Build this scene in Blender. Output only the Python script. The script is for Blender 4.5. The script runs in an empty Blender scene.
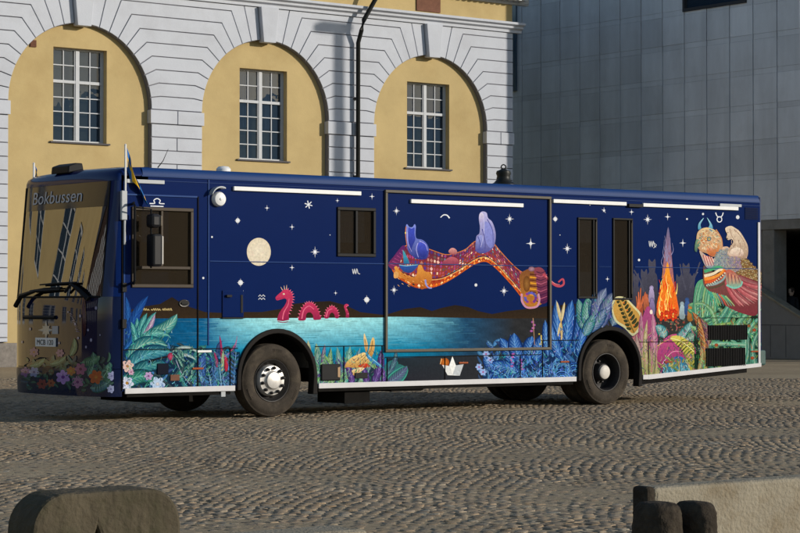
import bpy, bmesh, math, random
import numpy as np
from mathutils import Vector

random.seed(7)
rng = np.random.default_rng(11)
scn = bpy.context.scene
COL = scn.collection

# ------------------------------------------------------------------ camera numbers (solved from the photograph)
F, TH, PIT = 2179.49, 0.661376, 0.0190734
CAM = np.array([-16.848, -24.4247, 1.48317])

def ray(u, v):
    a = (u - 400) / F; b = -(v - 266.5) / F
    z = math.cos(PIT) - b * math.sin(PIT); y = math.sin(PIT) + b * math.cos(PIT)
    return np.array([a * math.cos(TH) + z * math.sin(TH), -a * math.sin(TH) + z * math.cos(TH), y])
def onX(u, v, X): r = ray(u, v); return CAM + r * (X - CAM[0]) / r[0]
def onY(u, v, Y=0.0): r = ray(u, v); return CAM + r * (Y - CAM[1]) / r[1]
def onZ(u, v, Z=0.0): r = ray(u, v); return CAM + r * (Z - CAM[2]) / r[2]
def S(u, v):
    p = onY(u, v, 0.0); return (p[0], p[2])

SUN_AZ = (0.64, -0.7684); SUN_EL = math.radians(14.5)

# ------------------------------------------------------------------ materials
def lin(c):
    return tuple(((x / 12.92) if x <= 0.04045 else ((x + 0.055) / 1.055) ** 2.4) for x in c)
def hx(s):
    s = s.lstrip('#'); return lin(tuple(int(s[i:i + 2], 16) / 255 for i in (0, 2, 4)))

def mat(name, col, rough=0.6, metal=0.0, spec=0.25, var=0.12, scale=6.0, bump=0.0, bscale=30.0, coat=0.0, attr=None,
        streak=0.0, dirt=None, dirt_amt=0.0, dirt_scale=2.0):
    m = bpy.data.materials.new(name); m.use_nodes = True
    n = m.node_tree.nodes; l = m.node_tree.links
    b = n['Principled BSDF']
    b.inputs['Roughness'].default_value = rough; b.inputs['Metallic'].default_value = metal
    b.inputs['Specular IOR Level'].default_value = spec; b.inputs['Coat Weight'].default_value = coat
    b.inputs['Coat Roughness'].default_value = 0.06
    tc = n.new('ShaderNodeTexCoord')
    if attr:
        a = n.new('ShaderNodeAttribute'); a.attribute_name = attr; src = a.outputs['Color']
    else:
        r = n.new('ShaderNodeRGB'); r.outputs[0].default_value = (*col, 1); src = r.outputs[0]
    nz = n.new('ShaderNodeTexNoise'); nz.inputs['Scale'].default_value = scale; nz.inputs['Detail'].default_value = 6
    nz.inputs['Roughness'].default_value = 0.65
    if streak:
        mp = n.new('ShaderNodeMapping'); mp.inputs['Scale'].default_value = (1, 1, 1.0 / streak)
        l.new(tc.outputs['Object'], mp.inputs[0]); l.new(mp.outputs[0], nz.inputs['Vector'])
    else:
        l.new(tc.outputs['Object'], nz.inputs['Vector'])
    mr = n.new('ShaderNodeMapRange'); mr.inputs['From Min'].default_value = 0.25; mr.inputs['From Max'].default_value = 0.75
    mr.inputs['To Min'].default_value = 1 - var; mr.inputs['To Max'].default_value = 1 + var
    l.new(nz.outputs['Fac'], mr.inputs['Value'])
    mx = n.new('ShaderNodeVectorMath'); mx.operation = 'MULTIPLY'
    l.new(src, mx.inputs[0]); l.new(mr.outputs[0], mx.inputs[1])
    out = mx.outputs[0]
    if dirt:
        n2 = n.new('ShaderNodeTexNoise'); n2.inputs['Scale'].default_value = dirt_scale; n2.inputs['Detail'].default_value = 8
        n2.inputs['Roughness'].default_value = 0.7
        l.new(tc.outputs['Object'], n2.inputs['Vector'])
        rp = n.new('ShaderNodeMapRange'); rp.inputs['From Min'].default_value = 0.48; rp.inputs['From Max'].default_value = 0.72
        rp.inputs['To Max'].default_value = dirt_amt
        l.new(n2.outputs['Fac'], rp.inputs['Value'])
        mm = n.new('ShaderNodeMix'); mm.data_type = 'RGBA'
        l.new(rp.outputs[0], mm.inputs['Factor']); l.new(out, mm.inputs['A']); mm.inputs['B'].default_value = (*dirt, 1)
        out = mm.outputs['Result']
    l.new(out, b.inputs['Base Color'])
    if bump:
        nb = n.new('ShaderNodeTexNoise'); nb.inputs['Scale'].default_value = bscale; nb.inputs['Detail'].default_value = 5
        l.new(tc.outputs['Object'], nb.inputs['Vector'])
        bp = n.new('ShaderNodeBump'); bp.inputs['Strength'].default_value = bump; bp.inputs['Distance'].default_value = 0.02
        l.new(nb.outputs['Fac'], bp.inputs['Height']); l.new(bp.outputs[0], b.inputs['Normal'])
    return m

def glass_mat(name, tint=(0.02, 0.025, 0.03), refl=1.6, see=0.5, tr=(0.6, 0.62, 0.6), rough=0.0, wav=0.0):
    """a glazed surface: fresnel reflection over a partly see-through dark pane"""
    m = bpy.data.materials.new(name); m.use_nodes = True
    n = m.node_tree.nodes; l = m.node_tree.links
    n.remove(n['Principled BSDF']); out = n['Material Output']
    t = n.new('ShaderNodeBsdfTransparent'); t.inputs[0].default_value = (*tr, 1)
    d = n.new('ShaderNodeBsdfDiffuse'); d.inputs[0].default_value = (*tint, 1)
    g = n.new('ShaderNodeBsdfGlossy'); g.inputs['Roughness'].default_value = rough
    fr = n.new('ShaderNodeFresnel'); fr.inputs['IOR'].default_value = refl
    a = n.new('ShaderNodeMixShader'); a.inputs[0].default_value = see
    l.new(d.outputs[0], a.inputs[1]); l.new(t.outputs[0], a.inputs[2])
    c = n.new('ShaderNodeMixShader'); l.new(fr.outputs[0], c.inputs[0]); l.new(a.outputs[0], c.inputs[1]); l.new(g.outputs[0], c.inputs[2])
    l.new(c.outputs[0], out.inputs['Surface'])
    if wav:
        tc = n.new('ShaderNodeTexCoord'); nz = n.new('ShaderNodeTexNoise'); nz.inputs['Scale'].default_value = 1.7; nz.inputs['Detail'].default_value = 2
        l.new(tc.outputs['Object'], nz.inputs['Vector'])
        bp = n.new('ShaderNodeBump'); bp.inputs['Strength'].default_value = wav; bp.inputs['Distance'].default_value = 0.02
        l.new(nz.outputs['Fac'], bp.inputs['Height'])
        l.new(bp.outputs[0], g.inputs['Normal'])
    return m

M = {}
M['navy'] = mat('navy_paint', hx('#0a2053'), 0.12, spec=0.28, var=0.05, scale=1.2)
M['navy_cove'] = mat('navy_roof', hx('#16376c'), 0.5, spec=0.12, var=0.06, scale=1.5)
M['mural'] = mat('mural_print', (1, 1, 1), 0.12, spec=0.25, var=0.22, scale=26, attr='Col')
M['mural_front'] = mat('mural_front_print', (1, 1, 1), 0.05, spec=0.6, coat=0.2, var=0.1, scale=9, attr='Col')
M['front'] = mat('front_paint', hx('#0d1838'), 0.04, spec=0.6, coat=0.2, var=0.1, scale=2)
M['black'] = mat('black_plastic', (0.010, 0.010, 0.011), 0.5, spec=0.12, var=0.2)
M['rubber'] = mat('tyre_rubber', (0.052, 0.043, 0.034), 0.9, spec=0.12, var=0.25, scale=9, bump=0.25, bscale=60, dirt=(0.13, 0.105, 0.075), dirt_amt=0.6, dirt_scale=5)
M['arch'] = mat('arch_rubber', (0.014, 0.012, 0.011), 0.7, spec=0.12, var=0.2)
M['under'] = mat('underbody', (0.011, 0.010, 0.009), 0.9, spec=0.1, var=0.3)
M['alu'] = mat('aluminium', (0.62, 0.60, 0.57), 0.42, metal=0.45, var=0.12, scale=14, dirt=(0.3, 0.26, 0.2), dirt_amt=0.4, dirt_scale=9)
M['steel_rim'] = mat('dark_steel_rim', (0.035, 0.033, 0.033), 0.5, metal=0.2, var=0.2, scale=10)
M['hubwhite'] = mat('hub_white', (0.62, 0.58, 0.52), 0.45, var=0.1)
M['white'] = mat('white_trim', (0.78, 0.78, 0.77), 0.35, var=0.04)
M['greytrim'] = mat('grey_trim', (0.42, 0.44, 0.46), 0.4, var=0.06)
M['skirt'] = mat('silver_skirt', (0.60, 0.59, 0.60), 0.4, var=0.08, scale=4)
M['taupe'] = mat('taupe_frame', (0.105, 0.09, 0.066), 0.45, spec=0.15, var=0.08)
M['brownframe'] = mat('bronze_window_frame', (0.05, 0.035, 0.022), 0.5, spec=0.2, var=0.1)
M['interior'] = mat('interior_dark', (0.06, 0.05, 0.04), 0.8, var=0.3)
M['seat'] = mat('seat_fabric', (0.05, 0.05, 0.07), 0.9, var=0.3)
M['amber'] = mat('amber_reflector', (0.30, 0.062, 0.012), 0.35, spec=0.15, var=0.1)
M['glass_bus'] = glass_mat('bus_side_glass', (0.05, 0.038, 0.026), 1.45, 0.6, (0.75, 0.68, 0.56))
M['windscreen'] = glass_mat('windscreen_glass', (0.01, 0.01, 0.012), 3.9, 0.5, (0.4, 0.43, 0.42), wav=0.05)
M['mirror'] = mat('mirror_back', (0.012, 0.012, 0.014), 0.35, spec=0.2, var=0.1)
M['chrome'] = mat('mirror_chrome', (0.85, 0.85, 0.85), 0.12, metal=1.0, var=0.03)
M['flag'] = mat('flag_cloth', (1, 1, 1), 0.8, var=0.08, attr='Col')
M['yellow'] = mat('yellow_render', hx('#b7a274'), 0.9, spec=0.2, var=0.10, scale=0.9, bump=0.12, bscale=22, dirt=hx('#9f875a'), dirt_amt=0.45, dirt_scale=0.7)
M['whitewash'] = mat('white_render', (0.50, 0.525, 0.58), 0.9, spec=0.2, var=0.05, scale=1.5, bump=0.12, bscale=26, dirt=(0.41, 0.42, 0.46), dirt_amt=0.5, dirt_scale=1.3)
M['joint'] = mat('mortar_joint', (0.18, 0.18, 0.205), 0.95, var=0.1)
M['plinth'] = mat('granite_plinth', (0.20, 0.18, 0.16), 0.85, var=0.3, scale=8, bump=0.3, bscale=18)
M['winframe'] = mat('window_paint', (0.45, 0.47, 0.50), 0.5, var=0.07)
M['sill'] = mat('dark_sill', (0.06, 0.055, 0.06), 0.6, var=0.1)
M['winglass'] = glass_mat('window_glass', (0.032, 0.055, 0.088), 1.36, 0.35, (0.4, 0.5, 0.62), wav=0.12)
M['curtain'] = mat('curtain', (0.28, 0.33, 0.42), 0.9, var=0.2, scale=5)
M['blackiron'] = mat('black_iron', (0.012, 0.013, 0.012), 0.45, var=0.2)
M['rust'] = mat('rusty_plate', hx('#6e4a3a'), 0.8, var=0.25, scale=8)
M['panel'] = mat('cladding_panel', (1, 1, 1), 0.5, spec=0.45, var=0.16, scale=1.1, streak=4, attr='Col', dirt=(0.3, 0.3, 0.3), dirt_amt=0.2, dirt_scale=0.8)
M['seam'] = mat('cladding_seam', (0.035, 0.037, 0.042), 0.7, var=0.1)
M['concrete'] = mat('concrete', (0.25, 0.235, 0.215), 0.9, spec=0.3, var=0.14, scale=3, bump=0.2, bscale=30, dirt=(0.14, 0.13, 0.115), dirt_amt=0.5, dirt_scale=1.6)
M['parapet'] = mat('stair_concrete', (0.22, 0.21, 0.20), 0.85, var=0.12, scale=2)
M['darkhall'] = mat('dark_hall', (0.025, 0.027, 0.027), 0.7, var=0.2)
M['block_pale'] = mat('pale_concrete', (0.29, 0.255, 0.19), 0.95, spec=0.2, var=0.14, scale=5, bump=0.6, bscale=55, dirt=(0.17, 0.12, 0.06), dirt_amt=0.7, dirt_scale=4)
M['block_old'] = mat('mossy_concrete', (0.085, 0.07, 0.046), 0.95, spec=0.2, var=0.35, scale=9, streak=5, bump=0.8, bscale=26, dirt=(0.045, 0.045, 0.022), dirt_amt=0.8, dirt_scale=6)
M['lug'] = mat('shade_dark_concrete', (.042, .034, .026), .95, spec=.1, var=.5, scale=14, bump=.9, bscale=30, dirt=(.10, .08, .055), dirt_amt=.6, dirt_scale=9)  # shade on the barrier's end and lugs, put into the base colour
M['skin'] = mat('skin', (0.55, 0.38, 0.29), 0.6, var=0.05)
M['coatcloth'] = mat('dark_coat', (0.02, 0.02, 0.022), 0.9, var=0.2)
M['hair'] = mat('brown_hair', (0.05, 0.03, 0.02), 0.7, var=0.2)

# ------------------------------------------------------------------ mesh helpers
class MB:
    def __init__(s): s.v = []; s.f = []; s.m = []; s.c = []
    def add(s, v, f, mi=0, col=None):
        o = len(s.v); s.v += [tuple(map(float, p)) for p in v]
        for q in f:
            s.f.append(tuple(i + o for i in q)); s.m.append(mi); s.c.append(col)
        return s
    def box(s, x0, x1, y0, y1, z0, z1, mi=0, col=None):
        v = [(x0, y0, z0), (x1, y0, z0), (x1, y1, z0), (x0, y1, z0), (x0, y0, z1), (x1, y0, z1), (x1, y1, z1), (x0, y1, z1)]
        return s.add(v, [(0, 3, 2, 1), (4, 5, 6, 7), (0, 1, 5, 4), (1, 2, 6, 5), (2, 3, 7, 6), (3, 0, 4, 7)], mi, col)
    def prism(s, pts, d0, d1, ax='Y', mi=0, col=None):
        """extrude a 2-D outline along an axis. ax Y: pts are (x,z); ax X: (y,z); ax Z: (x,y)"""
        n = len(pts)
        def P(p, d):
            return (p[0], d, p[1]) if ax == 'Y' else ((d, p[0], p[1]) if ax == 'X' else (p[0], p[1], d))
        v = [P(p, d0) for p in pts] + [P(p, d1) for p in pts]
        f = [tuple(range(n)), tuple(range(2 * n - 1, n - 1, -1))]
        f += [(i, i + n, (i + 1) % n + n, (i + 1) % n) for i in range(n)]
        return s.add(v, f, mi, col)
    def tube(s, path, r, n=8, mi=0, cap=True):
        path = [Vector(p) for p in path]; rs = r if isinstance(r, (list, tuple)) else [r] * len(path)
        v = []; f = []
        for i, p in enumerate(path):
            d = (path[min(i + 1, len(path) - 1)] - path[max(i - 1, 0)]).normalized()
            a = Vector((0, 0, 1)) if abs(d.z) < 0.9 else Vector((1, 0, 0))
            e1 = d.cross(a).normalized(); e2 = d.cross(e1)
            for k in range(n):
                t = 2 * math.pi * k / n
                v.append(p + (e1 * math.cos(t) + e2 * math.sin(t)) * rs[i])
        for i in range(len(path) - 1):
            for k in range(n):
                f.append((i * n + k, i * n + (k + 1) % n, (i + 1) * n + (k + 1) % n, (i + 1) * n + k))
        if cap:
            f.append(tuple(range(n - 1, -1, -1))); f.append(tuple(range((len(path) - 1) * n, len(path) * n)))
        return s.add(v, f, mi)
    def lathe(s, prof, c=(0, 0, 0), ax='Z', n=24, mi=0, sc=(1, 1, 1), caps=True):
        """prof: (radius, height along the axis)"""
        v = []; f = []
        for r, h in prof:
            for k in range(n):
                t = 2 * math.pi * k / n; a, b = r * math.cos(t), r * math.sin(t)
                p = (a, b, h) if ax == 'Z' else ((a, h, b) if ax == 'Y' else (h, a, b))
                v.append((c[0] + p[0] * sc[0], c[1] + p[1] * sc[1], c[2] + p[2] * sc[2]))
        for i in range(len(prof) - 1):
            for k in range(n):
                f.append((i * n + k, i * n + (k + 1) % n, (i + 1) * n + (k + 1) % n, (i + 1) * n + k))
        if caps and prof[0][0] > 1e-6: f.append(tuple(range(n)))
        if caps and prof[-1][0] > 1e-6: f.append(tuple(range((len(prof) - 1) * n, len(prof) * n)))
        return s.add(v, f, mi)
    def obj(s, name, mats, parent=None, smooth=False, bevel=0.0, weld=False):
        me = bpy.data.meshes.new(name); me.from_pydata(s.v, [], s.f)
        for m in (mats if isinstance(mats, list) else [mats]): me.materials.append(m)
        me.polygons.foreach_set('material_index', s.m)
        if any(c is not None for c in s.c):
            at = me.color_attributes.new('Col', 'FLOAT_COLOR', 'CORNER'); buf = []
            for p, c in zip(me.polygons, s.c):
                c = c or (1, 1, 1)
                for k in range(p.loop_total):
                    q = c[k] if isinstance(c[0], (tuple, list)) else c
                    buf += [q[0], q[1], q[2], 1.0]
            at.data.foreach_set('color', buf)
        bm = bmesh.new(); bm.from_mesh(me)
        if weld: bmesh.ops.remove_doubles(bm, verts=bm.verts, dist=1e-5)
        bmesh.ops.recalc_face_normals(bm, faces=bm.faces)
        bm.to_mesh(me); bm.free()
        if smooth:
            me.polygons.foreach_set('use_smooth', [True] * len(me.polygons))
            try: me.set_sharp_from_angle(angle=math.radians(38))
            except Exception: pass
        o = bpy.data.objects.new(name, me); COL.objects.link(o)
        if parent: attach(o, parent)
        if bevel:
            b = o.modifiers.new('bevel', 'BEVEL'); b.width = bevel; b.segments = 2; b.limit_method = 'ANGLE'
        return o

def world_loc(o):
    p = Vector(o.location); q = o.parent
    while q: p += Vector(q.location); q = q.parent
    return p
def attach(o, parent):
    w = Vector(o.location); o.parent = parent; o.location = w - world_loc(parent)
def thing(name, label, cat, loc=(0, 0, 0), group=None):
    o = bpy.data.objects.new(name, None); COL.objects.link(o); o.location = loc; o.empty_display_size = 0.3
    o['label'] = label; o['category'] = cat
    if group: o['group'] = group
    return o
def tag(o, label=None, cat=None, group=None, kind=None):
    for k, v in (('label', label), ('category', cat), ('group', group), ('kind', kind)):
        if v: o[k] = v
    return o

def inset_poly(pts, d):
    """shrink a simple counter-clockwise outline by d"""
    n = len(pts)
    A = sum(pts[i][0] * pts[(i + 1) % n][1] - pts[(i + 1) % n][0] * pts[i][1] for i in range(n))
    if A < 0: pts = pts[::-1]
    out = []
    for i in range(n):
        p0, p1, p2 = Vector(pts[i - 1]), Vector(pts[i]), Vector(pts[(i + 1) % n])
        a = (p1 - p0).normalized(); b = (p2 - p1).normalized()
        na = Vector((-a.y, a.x)); nb = Vector((-b.y, b.x)); m = na + nb
        k = m.length_squared
        out.append(tuple(p1 + m * (2 * d / k)) if k > 0.2 else tuple(p1 + na * d))
    return out
def cr(pts, closed=True, n=5):
    """Catmull-Rom through points"""
    P = [np.array(p, float) for p in pts]; N = len(P); out = []
    for i in range(N if closed else N - 1):
        p0, p1, p2, p3 = (P[(i - 1) % N] if closed or i > 0 else P[0], P[i], P[(i + 1) % N], P[(i + 2) % N] if closed or i + 2 < N else P[-1])
        for k in range(n):
            t = k / n
            q = 0.5 * ((2 * p1) + (-p0 + p2) * t + (2 * p0 - 5 * p1 + 4 * p2 - p3) * t * t + (-p0 + 3 * p1 - 3 * p2 + p3) * t ** 3)
            out.append((q[0], q[1]))
    if not closed: out.append(tuple(P[-1]))
    return out
SKY, SUN, EXPO = 0.13, 3.65, 0.0
# ================================================================== GROUND
def ground():
    m = bpy.data.materials.new('sandy_ground'); m.use_nodes = True
    n = m.node_tree.nodes; l = m.node_tree.links; b = n['Principled BSDF']; b.inputs['Roughness'].default_value = 0.95
    b.inputs['Specular IOR Level'].default_value = 0.15
    tc = n.new('ShaderNodeTexCoord')
    z1 = n.new('ShaderNodeTexNoise'); z1.inputs['Scale'].default_value = 0.35; z1.inputs['Detail'].default_value = 8
    z2 = n.new('ShaderNodeTexNoise'); z2.inputs['Scale'].default_value = 9; z2.inputs['Detail'].default_value = 8; z2.inputs['Roughness'].default_value = 0.8
    for z in (z1, z2): l.new(tc.outputs['Object'], z.inputs['Vector'])
    r1 = n.new('ShaderNodeValToRGB'); e = r1.color_ramp.elements
    e[0].position = 0.3; e[0].color = (0.30, 0.235, 0.152, 1); e[1].position = 0.7; e[1].color = (0.40, 0.32, 0.21, 1)
    l.new(z1.outputs['Fac'], r1.inputs[0])
    r2 = n.new('ShaderNodeMapRange'); r2.inputs['From Min'].default_value = 0.3; r2.inputs['From Max'].default_value = 0.7
    r2.inputs['To Min'].default_value = 0.6; r2.inputs['To Max'].default_value = 1.3
    l.new(z2.outputs['Fac'], r2.inputs['Value'])
    mx = n.new('ShaderNodeVectorMath'); mx.operation = 'MULTIPLY'; l.new(r1.outputs[0], mx.inputs[0]); l.new(r2.outputs[0], mx.inputs[1])
    l.new(mx.outputs[0], b.inputs['Base Color'])
    bp = n.new('ShaderNodeBump'); bp.inputs['Strength'].default_value = 0.5; bp.inputs['Distance'].default_value = 0.03
    l.new(z2.outputs['Fac'], bp.inputs['Height']); l.new(bp.outputs[0], b.inputs['Normal'])
    g = MB(); R = 900
    g.add([(-R, -R, -0.0026), (R, -R, -0.0026), (R, R, -0.0026), (-R, R, -0.0026)], [(0, 1, 2, 3)])
    tag(g.obj('ground', m), kind='structure')

def cobbles():
    """individual setts laid in segmental arcs, every one a small domed stone"""
    phi = math.radians(-14); ca, sa = math.cos(phi), math.sin(phi)
    W = 1.9; pitch = 0.104; row = 0.098
    fx, fy = math.sin(TH), math.cos(TH)
    P = []
    # column strips in rotated coordinates (p across, q along)
    nrow = int(90 / row)
    qs = (np.arange(nrow) - nrow // 2) * row
    for c in range(-22, 30):
        k = int(round(W / pitch))
        t = (np.arange(k) + 0.5) / k * 2 - 1
        p = c * W + t * W / 2
        sag = 0.30 * (1 - t * t)
        slope = -0.30 * 2 * t / (W / 2)
        pp = np.tile(p, nrow) + np.repeat((np.arange(nrow) % 2) * pitch * 0.5, k)
        qq = np.repeat(qs, k) + np.tile(sag, nrow)
        aa = np.tile(np.arctan(slope), nrow)
        P.append(np.stack([pp, qq, aa], 1))
    P = np.concatenate(P)
    x = P[:, 0] * ca - P[:, 1] * sa + 2; y = P[:, 0] * sa + P[:, 1] * ca - 4; a = P[:, 2] + phi
    dx, dy = x - CAM[0], y - CAM[1]
    dep = dx * fx + dy * fy; lat = dx * fy - dy * fx
    keep = (dep > 11.5) & (dep < 46) & (np.abs(lat) < dep * 0.215 + 0.8)
    x, y, a, dep = x[keep], y[keep], a[keep], dep[keep]
    N = len(x)
    x = x + rng.normal(0, 0.009, N); y = y + rng.normal(0, 0.009, N); a = a + rng.normal(0, 0.13, N)
    hx_, hy_ = 0.0445 + rng.normal(0, 0.005, N), 0.042 + rng.normal(0, 0.004, N)
    wob = 0.006 * np.sin(x * 1.3 + y * 0.7) + 0.006 * np.sin(y * 2.1 - x * 0.6 + 1)
    def vnoise(sc, seed):
        g = np.random.default_rng(seed).random((160, 160)); u_, v_ = (x * sc) % 159, (y * sc) % 159
        i, j = u_.astype(int), v_.astype(int); fu, fv = u_ - i, v_ - j; fu = fu * fu * (3 - 2 * fu); fv = fv * fv * (3 - 2 * fv)
        return (g[i, j] * (1 - fu) + g[i + 1, j] * fu) * (1 - fv) + (g[i, j + 1] * (1 - fu) + g[i + 1, j + 1] * fu) * fv
    sandy = (vnoise(.45, 1) + .7 * vnoise(1.1, 2) + .5 * vnoise(2.7, 3) + .3 * vnoise(6, 4)) / 2.5
    h = 0.0012 - 0.010 * np.clip(sandy - .47, 0, .4) + wob * .35 + rng.normal(0, 0.0019, N)
    tx, ty = rng.normal(0, 0.05, N), rng.normal(0, 0.05, N)
    base = np.array([(-1, -.75), (-.75, -1), (.75, -1), (1, -.75), (1, .75), (.75, 1), (-.75, 1), (-1, .75)])
    rings = [(1.0, -0.022), (0.975, -0.0026), (0.88, 0.0)]
    V = []
    for s, dz in rings:
        bx = base[:, 0] * s; by = base[:, 1] * s
        lx = bx[None] * hx_[:, None] * (1 + rng.normal(0, 0.05, (N, 8))); ly = by[None] * hy_[:, None] * (1 + rng.normal(0, 0.05, (N, 8)))
        gx = x[:, None] + lx * np.cos(a)[:, None] - ly * np.sin(a)[:, None]
        gy = y[:, None] + lx * np.sin(a)[:, None] + ly * np.cos(a)[:, None]
        gz = h[:, None] + dz + lx * tx[:, None] + ly * ty[:, None] + rng.normal(0, 0.0012, (N, 8))
        V.append(np.stack([gx, gy, gz], 2))
    top = np.stack([x, y, h + 0.0012 + rng.normal(0, 0.0015, N)], 1)[:, None]
    V = np.concatenate(V + [top], 1)                    # N,25,3
    nv = 25
    quads = []
    for r in range(2):
        for k in range(8): quads.append((r * 8 + k, r * 8 + (k + 1) % 8, (r + 1) * 8 + (k + 1) % 8, (r + 1) * 8 + k))
    tris = [(16 + k, 16 + (k + 1) % 8, 24) for k in range(8)]
    off = (np.arange(N) * nv)[:, None, None]
    qf = (np.array(quads)[None] + off).reshape(-1); tf = (np.array(tris)[None] + off).reshape(-1)
    loops = np.concatenate([qf, tf]); nq, nt = len(qf) // 4, len(tf) // 3
    starts = np.concatenate([np.arange(nq) * 4, nq * 4 + np.arange(nt) * 3])
    me = bpy.data.meshes.new('cobblestones')
    me.vertices.add(N * nv); me.vertices.foreach_set('co', V.reshape(-1).astype(np.float32))
    me.loops.add(len(loops)); me.loops.foreach_set('vertex_index', loops.astype(np.int32))
    me.polygons.add(nq + nt); me.polygons.foreach_set('loop_start', starts.astype(np.int32))
    me.polygons.foreach_set('use_smooth', np.ones(nq + nt, bool))
    me.update(calc_edges=True)
    tone = np.clip(rng.normal(1, 0.17, N), 0.55, 1.5); warm = rng.normal(0, 0.05, N)
    big = 0.82 + 0.36 * (vnoise(.3, 8) * .6 + vnoise(1.3, 9) * .4)
    c = np.stack([0.262 * tone * big * (1 + warm), 0.205 * tone * big, 0.140 * tone * big * (1 - warm), np.ones(N)], 1)
    at = me.color_attributes.new('Col', 'FLOAT_COLOR', 'POINT')
    at.data.foreach_set('color', np.repeat(c, nv, 0).reshape(-1).astype(np.float32))
    me.materials.append(mat('sett_stone', (1, 1, 1), 0.8, spec=0.3, var=0.3, scale=35, attr='Col', bump=0.3, bscale=90, dirt=(0.28, 0.215, 0.135), dirt_amt=0.8, dirt_scale=0.9))
    o = bpy.data.objects.new('cobblestones', me); COL.objects.link(o)
    tag(o, kind='stuff')
    o['label'] = 'sandy grey stone setts laid in arcs across the square'; o['category'] = 'paving'

ground(); cobbles()

# ================================================================== YELLOW BUILDING
YB = 25.09
ARCH_R, ARCH_Z = 2.1, 6.75
CEN = [22.87, 17.05, 11.25]
XR = 26.0; XL = 7.75
yb = thing('yellow_building', 'yellow rendered building with white rusticated arches and tall paned windows behind the bus', 'building', (11, 30, 0))

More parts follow.
